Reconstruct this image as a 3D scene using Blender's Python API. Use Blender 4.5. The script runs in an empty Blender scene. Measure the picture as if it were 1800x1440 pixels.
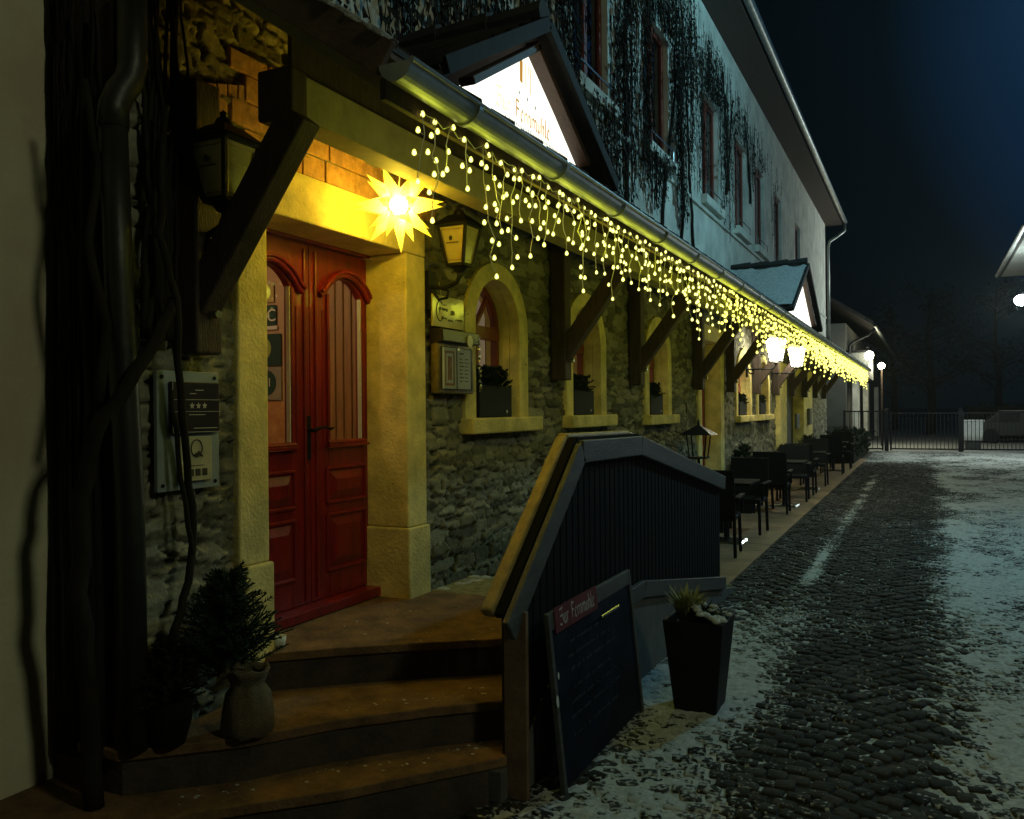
import bpy, bmesh, math, random
import numpy as np
from mathutils import Vector, Matrix
R = math.radians
random.seed(7)
SC = bpy.context.scene
COL = SC.collection

# ------------------------------------------------------------------ camera
TH, ROLL, CZ = R(25.85), R(-0.5), 1.66
fw = Vector((-math.sin(TH), math.cos(TH), 0)); rt = Vector((math.cos(TH), math.sin(TH), 0))
rt = rt*math.cos(ROLL) + Vector((0, 0, 1))*math.sin(ROLL); up = rt.cross(fw)
cd = bpy.data.cameras.new('camera'); cam = bpy.data.objects.new('camera', cd); COL.objects.link(cam)
cd.sensor_width = 36; cd.sensor_fit = 'HORIZONTAL'; cd.lens = 1498/1800*36; cd.clip_end = 900; cd.clip_start = 0.05
m = Matrix((rt, up, -fw)).transposed().to_4x4(); m.translation = (0, 0, CZ); cam.matrix_world = m
SC.camera = cam

# ------------------------------------------------------------------ sky
W = bpy.data.worlds.new('World'); SC.world = W; W.use_nodes = True
nt = W.node_tree; N = nt.nodes; L = nt.links; bg = N['Background']
tc = N.new('ShaderNodeTexCoord')
def vdot(vec):
    a = N.new('ShaderNodeVectorMath'); a.operation = 'DOT_PRODUCT'; a.inputs[1].default_value = Vector(vec).normalized()
    L.new(tc.outputs['Generated'], a.inputs[0]); return a.outputs['Value']
rp = N.new('ShaderNodeValToRGB'); L.new(vdot((0.36, 0.86, 0.36)), rp.inputs[0])      # blue lamp glare at the right painted into the night sky
cr = rp.color_ramp; cr.elements[0].position = 0.80; cr.elements[0].color = (0.0006, 0.0011, 0.0012, 1)
cr.elements[1].position = 1.0; cr.elements[1].color = (0.018, 0.075, 0.21, 1)
e = cr.elements.new(0.92); e.color = (0.0016, 0.0046, 0.0072, 1)
e = cr.elements.new(0.972); e.color = (0.0055, 0.024, 0.062, 1)
ns = N.new('ShaderNodeTexNoise'); ns.inputs['Scale'].default_value = 3.0; L.new(tc.outputs['Generated'], ns.inputs['Vector'])
mx = N.new('ShaderNodeMix'); mx.data_type = 'RGBA'; mx.blend_type = 'MULTIPLY'; mx.inputs[0].default_value = 0.35
L.new(rp.outputs[0], mx.inputs[6]); L.new(ns.outputs[0], mx.inputs[7]); L.new(mx.outputs[2], bg.inputs['Color'])
bg.inputs['Strength'].default_value = 1.0

vs = SC.view_settings; vs.view_transform = 'Standard'; vs.look = 'None'; vs.exposure = 0.0; vs.gamma = 1.0
SC.render.engine = 'CYCLES'
try: SC.cycles.use_light_tree = True
except Exception: pass

# light colours
C_STREET = (0.31, 0.80, 1.0); C_SIDE = (0.92, 1.0, 0.62); C_LED = (0.86, 0.93, 0.045); C_STAR = (1.0, 0.75, 0.015); C_WARM = (1.0, 0.72, 0.40); C_LANT = (1.0, 0.93, 0.62)
P_STREET, P_SIDE, P_FAR, P_LED, P_STAR, P_LANT, P_IN = 430.0, 245.0, 600.0, 1.15, 24.0, 40.0, 10.0

def lamp(name, loc, power, color, radius=0.03, parent=None):
    ld = bpy.data.lights.new(name, 'POINT'); ld.energy = power; ld.color = color; ld.shadow_soft_size = radius
    o = bpy.data.objects.new(name, ld); COL.objects.link(o)
    if parent: o.parent = parent; o.location = Vector(loc) - wloc(parent)
    else: o.location = loc
    return o

# ------------------------------------------------------------------ materials
def mat(name, col, rough=0.8, var=0.25, scale=6.0, bump=0.0, bscale=40.0, metal=0.0, col2=None, stretch=(1, 1, 1), spec=0.5, coat=0.0):
    m = bpy.data.materials.new(name); m.use_nodes = True
    nt = m.node_tree; N = nt.nodes; L = nt.links; b = N['Principled BSDF']
    b.inputs['Roughness'].default_value = rough; b.inputs['Metallic'].default_value = metal
    b.inputs['Specular IOR Level'].default_value = spec; b.inputs['Coat Weight'].default_value = coat
    tc = N.new('ShaderNodeTexCoord'); mp = N.new('ShaderNodeMapping'); mp.inputs['Scale'].default_value = stretch
    L.new(tc.outputs['Object'], mp.inputs[0])
    n = N.new('ShaderNodeTexNoise'); n.inputs['Scale'].default_value = scale; n.inputs['Detail'].default_value = 8
    n.inputs['Roughness'].default_value = 0.65; L.new(mp.outputs[0], n.inputs['Vector'])
    r = N.new('ShaderNodeValToRGB'); c = Vector(col); c2 = Vector(col2) if col2 else c*(1-var)
    r.color_ramp.elements[0].position = 0.35; r.color_ramp.elements[0].color = (*c2, 1)
    r.color_ramp.elements[1].position = 0.65; r.color_ramp.elements[1].color = (*(c*(1+var*0.35) if not col2 else c), 1)
    L.new(n.outputs[0], r.inputs[0]); L.new(r.outputs[0], b.inputs['Base Color'])
    if bump:
        n2 = N.new('ShaderNodeTexNoise'); n2.inputs['Scale'].default_value = bscale; n2.inputs['Detail'].default_value = 6
        L.new(mp.outputs[0], n2.inputs['Vector'])
        bp = N.new('ShaderNodeBump'); bp.inputs['Strength'].default_value = bump; bp.inputs['Distance'].default_value = 0.01
        L.new(n2.outputs[0], bp.inputs['Height']); L.new(bp.outputs[0], b.inputs['Normal'])
    return m
def emis(name, col, s):
    m = bpy.data.materials.new(name); m.use_nodes = True; b = m.node_tree.nodes['Principled BSDF']
    b.inputs['Base Color'].default_value = (*[min(1, c)*0.5 for c in col], 1); b.inputs['Emission Color'].default_value = (*col, 1)
    b.inputs['Emission Strength'].default_value = s; b.inputs['Roughness'].default_value = 0.5
    return m
def glass(name, tint=(0.9, 0.9, 0.9), rough=0.02):
    m = bpy.data.materials.new(name); m.use_nodes = True; nt = m.node_tree; N = nt.nodes; L = nt.links
    N.remove(N['Principled BSDF']); o = N['Material Output']
    t = N.new('ShaderNodeBsdfTransparent'); t.inputs[0].default_value = (*tint, 1)
    g = N.new('ShaderNodeBsdfGlossy'); g.inputs['Roughness'].default_value = rough
    lw = N.new('ShaderNodeLayerWeight'); p5 = N.new('ShaderNodeMath'); p5.operation = 'POWER'; p5.inputs[1].default_value = 5.0; L.new(lw.outputs['Facing'], p5.inputs[0])
    f = N.new('ShaderNodeMath'); f.operation = 'MULTIPLY_ADD'; f.inputs[1].default_value = 0.9; f.inputs[2].default_value = 0.06; L.new(p5.outputs[0], f.inputs[0]); mx = N.new('ShaderNodeMixShader')
    L.new(f.outputs[0], mx.inputs[0]); L.new(t.outputs[0], mx.inputs[1]); L.new(g.outputs[0], mx.inputs[2]); L.new(mx.outputs[0], o.inputs[0])
    return m

def stone_mat(name, c_lo, c_hi, mortar, frost=False):
    m = bpy.data.materials.new(name); m.use_nodes = True; nt = m.node_tree; N = nt.nodes; L = nt.links; b = N['Principled BSDF']
    b.inputs['Roughness'].default_value = 0.92; b.inputs['Specular IOR Level'].default_value = 0.25
    at = N.new('ShaderNodeAttribute'); at.attribute_name = 'tone'
    aj = N.new('ShaderNodeAttribute'); aj.attribute_name = 'joint'
    r = N.new('ShaderNodeValToRGB'); r.color_ramp.elements[0].color = (*c_lo, 1); r.color_ramp.elements[1].color = (*c_hi, 1)
    tc = N.new('ShaderNodeTexCoord'); n = N.new('ShaderNodeTexNoise'); n.inputs['Scale'].default_value = 22; n.inputs['Detail'].default_value = 9
    n.inputs['Roughness'].default_value = 0.7; L.new(tc.outputs['Object'], n.inputs['Vector'])
    ad = N.new('ShaderNodeMath'); ad.operation = 'MULTIPLY_ADD'; L.new(n.outputs[0], ad.inputs[0]); ad.inputs[1].default_value = 0.9
    L.new(at.outputs['Fac'], ad.inputs[2])
    sb = N.new('ShaderNodeMath'); sb.operation = 'SUBTRACT'; L.new(ad.outputs[0], sb.inputs[0]); sb.inputs[1].default_value = 0.45
    L.new(sb.outputs[0], r.inputs[0])
    mx = N.new('ShaderNodeMix'); mx.data_type = 'RGBA'; mx.inputs[6].default_value = (*mortar, 1)
    L.new(aj.outputs['Fac'], mx.inputs[0]); L.new(r.outputs[0], mx.inputs[7]); L.new(mx.outputs[2], b.inputs['Base Color'])
    if frost:
        af = N.new('ShaderNodeAttribute'); af.attribute_name = 'frost'; nf = N.new('ShaderNodeTexNoise'); nf.inputs['Scale'].default_value = 38; nf.inputs['Detail'].default_value = 5
        L.new(tc.outputs['Object'], nf.inputs['Vector']); sm = N.new('ShaderNodeMath'); sm.operation = 'ADD'; L.new(af.outputs['Fac'], sm.inputs[0]); L.new(nf.outputs[0], sm.inputs[1])
        rf = N.new('ShaderNodeValToRGB'); rf.color_ramp.elements[0].position = 0.86; rf.color_ramp.elements[1].position = 1.0; rf.color_ramp.elements.new(0.93).color = (0.22, 0.22, 0.22, 1); rf.color_ramp.elements[1].color = (0.75, 0.75, 0.75, 1); L.new(sm.outputs[0], rf.inputs[0])
        m2 = N.new('ShaderNodeMix'); m2.data_type = 'RGBA'; m2.inputs[7].default_value = (0.42, 0.44, 0.42, 1); L.new(rf.outputs[0], m2.inputs[0]); L.new(mx.outputs[2], m2.inputs[6]); L.new(m2.outputs[2], b.inputs['Base Color'])
    bp = N.new('ShaderNodeBump'); bp.inputs['Strength'].default_value = 0.6; bp.inputs['Distance'].default_value = 0.012
    n2 = N.new('ShaderNodeTexNoise'); n2.inputs['Scale'].default_value = 45; n2.inputs['Detail'].default_value = 8; L.new(tc.outputs['Object'], n2.inputs['Vector'])
    L.new(n2.outputs[0], bp.inputs['Height']); L.new(bp.outputs[0], b.inputs['Normal'])
    return m

M = dict(
 stone=stone_mat('rubble_stone', (0.085, 0.08, 0.055), (0.31, 0.29, 0.205), (0.05, 0.045, 0.034)),
 sett=stone_mat('granite_sett', (0.014, 0.015, 0.013), (0.052, 0.050, 0.044), (0.012, 0.012, 0.010), True),
 block=mat('sandstone_block', (0.50, 0.27, 0.12), 0.9, 0.45, 14, 0.5, 60),
 yellow=mat('yellow_painted_render', (0.80, 0.66, 0.25), 0.9, 0.34, 4.5, 0.6, 60),
 cream=mat('pale_render', (0.74, 0.73, 0.64), 0.9, 0.30, 2.2, 0.4, 60),
 oldwall=mat('stained_render', (0.74, 0.68, 0.48), 0.95, 0.35, 1.6, 0.6, 35, col2=(0.60, 0.51, 0.35)),
 red=mat('red_painted_wood', (0.215, 0.011, 0.010), 0.36, 0.38, 5, 0.14, 50, stretch=(3, 3, 0.5), coat=0.15),
 redwin=mat('redbrown_painted_wood', (0.23, 0.045, 0.025), 0.4, 0.25, 8, 0.05, 60),
 dwood=mat('dark_beam_wood', (0.052, 0.031, 0.020), 0.75, 0.45, 7, 0.5, 40, stretch=(4, 4, 0.7)),
 swood=mat('soffit_wood', (0.11, 0.068, 0.04), 0.8, 0.35, 7, 0.3, 50, stretch=(1, 5, 1)),
 pwood=mat('pale_planed_wood', (0.29, 0.25, 0.12), 0.7, 0.25, 9, 0.2, 50, stretch=(1, 1, 1)),
 barge=mat('dark_barge_wood', (0.032, 0.032, 0.03), 0.7, 0.3, 9, 0.2, 50),
 dframe=mat('brown_sign_frame', (0.06, 0.030, 0.012), 0.6, 0.3, 9, 0.2, 50),
 railwood=mat('grey_weathered_wood', (0.075, 0.075, 0.070), 0.55, 0.35, 9, 0.35, 60, stretch=(3, 0.5, 3)),
 railin=mat('brown_handrail_wood', (0.36, 0.26, 0.09), 0.5, 0.35, 9, 0.35, 60, stretch=(3, 0.5, 3)),
 slat=mat('dark_slat_wood', (0.008, 0.0075, 0.007), 0.85, 0.4, 10, 0.3, 50, stretch=(4, 4, 0.6)),
 tile=mat('dark_roof_tile', (0.050, 0.045, 0.042), 0.7, 0.4, 5, 0.4, 30),
 zinc=mat('zinc_gutter', (0.34, 0.36, 0.34), 0.42, 0.3, 5, 0.1, 30, metal=0.8),
 pipe=mat('grey_downpipe', (0.035, 0.035, 0.03), 0.45, 0.35, 4, 0.2, 30, metal=0.3),
 black=mat('black_iron', (0.02, 0.02, 0.022), 0.45, 0.3, 12, 0.2, 50, metal=0.4),
 rattan=mat('black_rattan', (0.011, 0.012, 0.013), 0.7, 0.4, 60, 0.6, 160),
 steel=mat('brushed_steel', (0.55, 0.56, 0.55), 0.25, 0.2, 8, 0.0, 30, metal=1.0),
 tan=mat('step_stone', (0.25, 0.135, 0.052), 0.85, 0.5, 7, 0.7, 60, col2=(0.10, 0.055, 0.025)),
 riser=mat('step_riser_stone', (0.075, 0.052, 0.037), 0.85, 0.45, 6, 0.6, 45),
 conc=mat('ramp_concrete', (0.11, 0.11, 0.105), 0.9, 0.3, 5, 0.4, 50),
 terr=mat('terrace_paving', (0.27, 0.17, 0.085), 0.8, 0.35, 2.5, 0.35, 35),
 mossy=mat('ramp_mat', (0.30, 0.27, 0.11), 0.95, 0.5, 18, 0.8, 90),
 grit=mat('joint_grit', (0.055, 0.054, 0.046), 0.95, 0.5, 30, 0.8, 160, col2=(0.018, 0.018, 0.015)),
 earth=mat('ground_earth', (0.05, 0.048, 0.04), 0.95, 0.4, 3, 0.6, 20),
 snow=mat('snow', (0.52, 0.54, 0.52), 0.9, 0.34, 26, 0.7, 120, spec=0.2),
 leaf=mat('dry_creeper', (0.030, 0.025, 0.017), 0.9, 0.5, 4, 0.0, 30, col2=(0.010, 0.012, 0.008)),
 ever=mat('evergreen_needles', (0.022, 0.040, 0.020), 0.7, 0.5, 12, 0.0, 30),
 heather=mat('pale_heather', (0.42, 0.40, 0.16), 0.7, 0.5, 12, 0.0, 30),
 bark=mat('climber_bark', (0.026, 0.022, 0.017), 0.9, 0.45, 9, 0.9, 30, stretch=(1, 1, 0.4)),
 sack=mat('burlap', (0.13, 0.10, 0.055), 0.95, 0.3, 30, 0.8, 160),
 box=mat('woven_plastic_box', (0.020, 0.021, 0.023), 0.75, 0.3, 60, 0.5, 150),
 pot=mat('black_tall_pot', (0.016, 0.015, 0.018), 0.5, 0.3, 8, 0.1, 40),
 plate=mat('grey_back_plate', (0.27, 0.32, 0.34), 0.45, 0.2, 5, 0.05, 40),
 dplaq=mat('dark_glass_plaque', (0.022, 0.014, 0.016), 0.35, 0.2, 5, 0.0, 40),
 cplaq=mat('cream_enamel', (0.50, 0.46, 0.30), 0.35, 0.2, 9, 0.0, 40),
 lcream=mat('lantern_cream_glass', (0.50, 0.43, 0.17), 0.22, 0.18, 5, 0.0, 30),
 bframe=mat('brass_frame', (0.35, 0.26, 0.10), 0.35, 0.3, 20, 0.0, 30, metal=0.7),
 ink=mat('dark_ink', (0.03, 0.028, 0.02), 0.6, 0.1, 9), gold=mat('gold_lettering', (0.75, 0.62, 0.20), 0.4, 0.1, 9),
 silver=mat('silver_lettering', (0.55, 0.52, 0.48), 0.4, 0.1, 9),
 white=mat('white_paper', (0.70, 0.70, 0.62), 0.5, 0.12, 4), redban=mat('red_banner', (0.12, 0.008, 0.012), 0.6, 0.2, 6),
 chalkmark=mat('faint_chalk', (0.035, 0.042, 0.065), 0.9, 0.5, 30),
 chalk=mat('blue_black_chalkboard', (0.008, 0.011, 0.024), 0.6, 0.6, 7, 0.1, 30),
 skypanel=mat('photo_poster', (0.62, 0.36, 0.16), 0.5, 0.6, 14, 0, 30, col2=(0.40, 0.18, 0.07)),
 inwood=mat('interior_pine', (0.42, 0.22, 0.09), 0.5, 0.35, 8, 0.1, 40, stretch=(4, 4, 0.4)),
 inwall=mat('interior_plaster', (0.55, 0.38, 0.22), 0.8, 0.15, 4),
 green=mat('dark_green_board', (0.02, 0.07, 0.06), 0.4, 0.2, 4), lime=mat('lime_disc', (0.35, 0.45, 0.12), 0.4, 0.2, 4),
 greyp=mat('grey_poster', (0.30, 0.30, 0.25), 0.5, 0.15, 4), ypaper=mat('yellow_notes', (0.55, 0.45, 0.15), 0.6, 0.2, 6),
 curtain=emis('lit_curtain', (0.66, 0.50, 0.30), 0.20), curtain2=emis('bright_lit_curtain', (0.85, 0.72, 0.42), 0.34),
 glass=glass('window_glass'), dkglass=glass('upper_window_glass', (0.25, 0.28, 0.3)),
 shade=mat('interior_dark', (0.05, 0.045, 0.04), 0.9), blind=mat('grey_blind', (0.30, 0.32, 0.33), 0.7, 0.1, 5),
 wire=mat('clear_cable', (0.62, 0.60, 0.42), 0.35, 0.1, 9), bulb=emis('led_bulb', (1.0, 0.92, 0.17), 2.6),
 hot=emis('lantern_glow', (1.0, 0.97, 0.74), 30.0), cold=emis('street_lamp_glow', (0.88, 1.0, 0.98), 40.0),
 sign=emis('backlit_acrylic', (1.0, 0.98, 0.84), 1.5), signtxt=emis('backlit_orange_letter', (0.60, 0.30, 0.05), 0.8),
 signpale=emis('backlit_pale_letter', (0.85, 0.80, 0.42), 1.0), signgrey=emis('backlit_grey_letter', (0.40, 0.42, 0.34), 0.5),  # pale letters: glare wash-out put into their colour
 bin=mat('white_plastic_bin', (0.62, 0.64, 0.62), 0.5, 0.15, 6), dark=mat('dark_plastic', (0.04, 0.045, 0.045), 0.6),
 fgrey=mat('far_grey_render', (0.13, 0.135, 0.12), 0.9, 0.25, 1.2, 0.3, 30), shutter=mat('grey_panel', (0.11, 0.12, 0.115), 0.6, 0.2, 5),
 terracotta=mat('plinth_brown', (0.20, 0.12, 0.07), 0.9, 0.35, 8, 0.4, 50),
)
# star paper: thin, part see-through, part translucent
sp = bpy.data.materials.new('star_paper'); sp.use_nodes = True; N = sp.node_tree.nodes; L = sp.node_tree.links; N.remove(N['Principled BSDF'])
t1 = N.new('ShaderNodeBsdfTranslucent'); t1.inputs[0].default_value = (1, 0.92, 0.60, 1); t2 = N.new('ShaderNodeBsdfDiffuse'); t2.inputs[0].default_value = (0.8, 0.6, 0.08, 1)
t3 = N.new('ShaderNodeBsdfTransparent'); t3.inputs[0].default_value = (1, 0.96, 0.85, 1)
ma = N.new('ShaderNodeMixShader'); ma.inputs[0].default_value = 0.25; mb = N.new('ShaderNodeMixShader'); mb.inputs[0].default_value = 0.30
L.new(t1.outputs[0], ma.inputs[1]); L.new(t2.outputs[0], ma.inputs[2]); L.new(ma.outputs[0], mb.inputs[1]); L.new(t3.outputs[0], mb.inputs[2]); L.new(mb.outputs[0], N['Material Output'].inputs[0])
M['star'] = sp
sg_ = bpy.data.materials.new('star_inner_glow'); sg_.use_nodes = True; N = sg_.node_tree.nodes; L = sg_.node_tree.links; N.remove(N['Principled BSDF'])
a1 = N.new('ShaderNodeAddShader'); a2 = N.new('ShaderNodeEmission'); a2.inputs[0].default_value = (1, 0.93, 0.7, 1); a2.inputs[1].default_value = 9.0; a3 = N.new('ShaderNodeBsdfTransparent')
L.new(a2.outputs[0], a1.inputs[0]); L.new(a3.outputs[0], a1.inputs[1]); L.new(a1.outputs[0], N['Material Output'].inputs[0]); M['starglow'] = sg_
# bulb with its glow halo painted in: hot middle, yellow fading rim
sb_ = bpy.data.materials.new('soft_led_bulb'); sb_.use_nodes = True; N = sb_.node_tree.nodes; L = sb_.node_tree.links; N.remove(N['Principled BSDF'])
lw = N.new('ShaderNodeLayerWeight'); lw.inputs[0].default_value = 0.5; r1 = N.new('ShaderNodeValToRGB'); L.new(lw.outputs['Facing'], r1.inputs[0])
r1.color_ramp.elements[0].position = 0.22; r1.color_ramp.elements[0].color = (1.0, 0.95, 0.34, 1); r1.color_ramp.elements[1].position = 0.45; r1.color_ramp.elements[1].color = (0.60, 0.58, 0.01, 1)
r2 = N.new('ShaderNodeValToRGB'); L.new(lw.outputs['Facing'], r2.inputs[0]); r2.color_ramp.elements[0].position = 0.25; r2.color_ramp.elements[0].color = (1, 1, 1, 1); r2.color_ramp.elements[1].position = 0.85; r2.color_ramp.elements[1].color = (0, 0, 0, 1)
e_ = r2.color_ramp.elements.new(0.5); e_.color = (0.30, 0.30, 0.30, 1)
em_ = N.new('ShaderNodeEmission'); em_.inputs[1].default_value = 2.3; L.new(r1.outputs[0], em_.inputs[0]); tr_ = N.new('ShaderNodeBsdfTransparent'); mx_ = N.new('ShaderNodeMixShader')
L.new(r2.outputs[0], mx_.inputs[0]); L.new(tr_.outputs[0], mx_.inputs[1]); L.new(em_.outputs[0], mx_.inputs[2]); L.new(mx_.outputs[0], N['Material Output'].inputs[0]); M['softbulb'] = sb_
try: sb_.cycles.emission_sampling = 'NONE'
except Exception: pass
for k_ in ('slat', 'barge', 'tile', 'chalk', 'pot', 'leaf', 'ever', 'bark', 'box', 'rattan', 'black'):
    M[k_].node_tree.nodes['Principled BSDF'].inputs['Specular IOR Level'].default_value = 0.12

# ------------------------------------------------------------------ mesh helpers
class MB:
    def __init__(s): s.v = []; s.f = []
    def add(s, vs, fs):
        o = len(s.v); s.v += [tuple(v) for v in vs]; s.f += [tuple(i+o for i in f) for f in fs]; return s
    def box(s, x0, x1, y0, y1, z0, z1):
        return s.add([(x0,y0,z0),(x1,y0,z0),(x1,y1,z0),(x0,y1,z0),(x0,y0,z1),(x1,y0,z1),(x1,y1,z1),(x0,y1,z1)],
                     [(0,3,2,1),(4,5,6,7),(0,1,5,4),(1,2,6,5),(2,3,7,6),(3,0,4,7)])
    def beam(s, p, q, w, h, side=(0, 1, 0)):
        """box from p to q, w along side, h along the third direction"""
        p, q = Vector(p), Vector(q); d = (q-p).normalized(); a = Vector(side); a = (a - d*a.dot(d)).normalized(); b = d.cross(a)
        vs = []
        for c in (p, q):
            for i, j in ((-1,-1),(1,-1),(1,1),(-1,1)): vs.append(c + a*i*w/2 + b*j*h/2)
        return s.add(vs, [(3,2,1,0),(4,5,6,7),(0,1,5,4),(1,2,6,5),(2,3,7,6),(3,0,4,7)])
    def tube(s, pts, r, n=8, cap=True):
        pts = [Vector(p) for p in pts]; rr = r if isinstance(r, (list, tuple)) else [r]*len(pts); o = len(s.v); prev = None
        for i, p in enumerate(pts):
            d = (pts[min(i+1, len(pts)-1)] - pts[max(i-1, 0)]).normalized()
            a = prev if prev is not None else (Vector((0,0,1)) if abs(d.z) < 0.9 else Vector((1,0,0)))
            a = (a - d*a.dot(d)).normalized(); b = d.cross(a); prev = a
            for k in range(n):
                t = 2*math.pi*k/n; s.v.append(tuple(p + (a*math.cos(t)+b*math.sin(t))*rr[i]))
        for i in range(len(pts)-1):
            for k in range(n):
                s.f.append((o+i*n+k, o+i*n+(k+1)%n, o+(i+1)*n+(k+1)%n, o+(i+1)*n+k))
        if cap: s.f.append(tuple(o+k for k in range(n))[::-1]); s.f.append(tuple(o+(len(pts)-1)*n+k for k in range(n)))
        return s
    def prism(s, prof, axis, a, b):
        """profile (u,v) extruded along axis; x: u=y,v=z  y: u=x,v=z  z: u=x,v=y"""
        n = len(prof)
        def P(t, u, v): return {'x': (t,u,v), 'y': (u,t,v), 'z': (u,v,t)}[axis]
        vs = [P(a, u, v) for u, v in prof] + [P(b, u, v) for u, v in prof]
        fs = [tuple(range(n))[::-1], tuple(range(n, 2*n))] + [(i, (i+1)%n, n+(i+1)%n, n+i) for i in range(n)]
        return s.add(vs, fs)
    def lathe(s, prof, cx, cy, n=20):
        o = len(s.v)
        for r, z in prof:
            for k in range(n): t = 2*math.pi*k/n; s.v.append((cx+r*math.cos(t), cy+r*math.sin(t), z))
        for i in range(len(prof)-1):
            for k in range(n): s.f.append((o+i*n+k, o+i*n+(k+1)%n, o+(i+1)*n+(k+1)%n, o+(i+1)*n+k))
        return s
    def ring(s, inner, outer, axis, a, b):
        """frame between two same-length outlines (closed or open) extruded"""
        n = len(inner)
        def P(t, u, v): return {'x': (t,u,v), 'y': (u,t,v)}[axis]
        vs = [P(t,u,v) for t in (a, b) for L_ in (inner, outer) for u, v in L_]
        fs = []
        for i in range(n-1):
            j = i+1
            fs += [(i, j, n+j, n+i), (2*n+i, 3*n+i, 3*n+j, 2*n+j), (i, 2*n+i, 2*n+j, j), (n+i, n+j, 3*n+j, 3*n+i)]
        for i in (0, n-1): fs.append((i, n+i, 3*n+i, 2*n+i))
        return s.add(vs, fs)
    def build(s, name, material, parent=None, bevel=0, smooth=False):
        me = bpy.data.meshes.new(name); me.from_pydata(s.v, [], s.f); me.update()
        bm = bmesh.new(); bm.from_mesh(me); bmesh.ops.recalc_face_normals(bm, faces=bm.faces); bm.to_mesh(me); bm.free()
        me.materials.append(material)
        if smooth:
            me.polygons.foreach_set('use_smooth', [True]*len(me.polygons))
        o = bpy.data.objects.new(name, me); COL.objects.link(o)
        if parent is not None: attach(o, parent)
        if bevel:
            b = o.modifiers.new('bevel', 'BEVEL'); b.width = bevel; b.segments = 2; b.limit_method = 'ANGLE'
        return o
def wloc(o):
    v = Vector(o.location); p = o.parent
    while p is not None: v += Vector(p.location); p = p.parent
    return v
def attach(o, parent):
    """parent without moving: things are only ever translated, and meshes are written in world coordinates"""
    o.parent = parent; o.location = Vector(o.location) - wloc(parent)
def tag(o, label=None, cat=None, group=None, kind=None):
    if label: o['label'] = label
    if cat: o['category'] = cat
    if group: o['group'] = group
    if kind: o['kind'] = kind
    return o
def empty(name, loc, label, cat, group=None):
    o = bpy.data.objects.new(name, None); o.empty_display_size = 0.1; COL.objects.link(o); o.location = loc
    return tag(o, label, cat, group)
def copy_tree(o, parent=None):
    c = o.copy(); COL.objects.link(c)
    if parent is not None: c.parent = parent
    for ch in o.children: copy_tree(ch, c)
    return c
def pymesh(name, verts, faces_arr, material, attrs=None, smooth=True, kind=None, parent=None, mats=None):
    """verts (n,3) numpy, faces list of equal-size index arrays"""
    me = bpy.data.meshes.new(name); nv = len(verts); me.vertices.add(nv); me.vertices.foreach_set('co', verts.astype(np.float32).ravel())
    loops = np.concatenate([f.ravel() for f in faces_arr]).astype(np.int32)
    sizes = np.concatenate([np.full(len(f), f.shape[1]) for f in faces_arr]).astype(np.int32)
    me.loops.add(len(loops)); me.loops.foreach_set('vertex_index', loops)
    me.polygons.add(len(sizes)); me.polygons.foreach_set('loop_start', np.concatenate([[0], np.cumsum(sizes)[:-1]]).astype(np.int32))
    me.polygons.foreach_set('use_smooth', np.full(len(sizes), smooth))
    for k, a in (attrs or {}).items():
        at = me.attributes.new(k, 'FLOAT', 'POINT'); at.data.foreach_set('value', a.astype(np.float32))
    me.update(calc_edges=True); me.validate(); me.materials.append(material)
    o = bpy.data.objects.new(name, me); COL.objects.link(o)
    if parent is not None: attach(o, parent)
    if kind: o['kind'] = kind
    return o
def hsh(i, j, s):
    n = (i*374761393 + j*668265263 + s*1442695041) & 0xffffffff; n = ((n ^ (n >> 13))*1274126177) & 0xffffffff
    return ((n ^ (n >> 16)) & 0xffff)/65535.0
def vn(x, y, s=0):
    x = np.asarray(x, float); y = np.asarray(y, float); i = np.floor(x).astype(np.int64); j = np.floor(y).astype(np.int64)
    fx = x-i; fy = y-j; fx = fx*fx*(3-2*fx); fy = fy*fy*(3-2*fy)
    a = hsh(i, j, s); b = hsh(i+1, j, s); c = hsh(i, j+1, s); d = hsh(i+1, j+1, s)
    return (a*(1-fx)+b*fx)*(1-fy) + (c*(1-fx)+d*fx)*fy
def fbm(x, y, s=0, o=4):
    t = 0; a = 0.5
    for k in range(o): t = t + a*vn(x*2**k, y*2**k, s+k); a *= 0.5
    return t
def sstep(a, b, x): t = np.clip((x-a)/(b-a), 0, 1); return t*t*(3-2*t)

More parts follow.
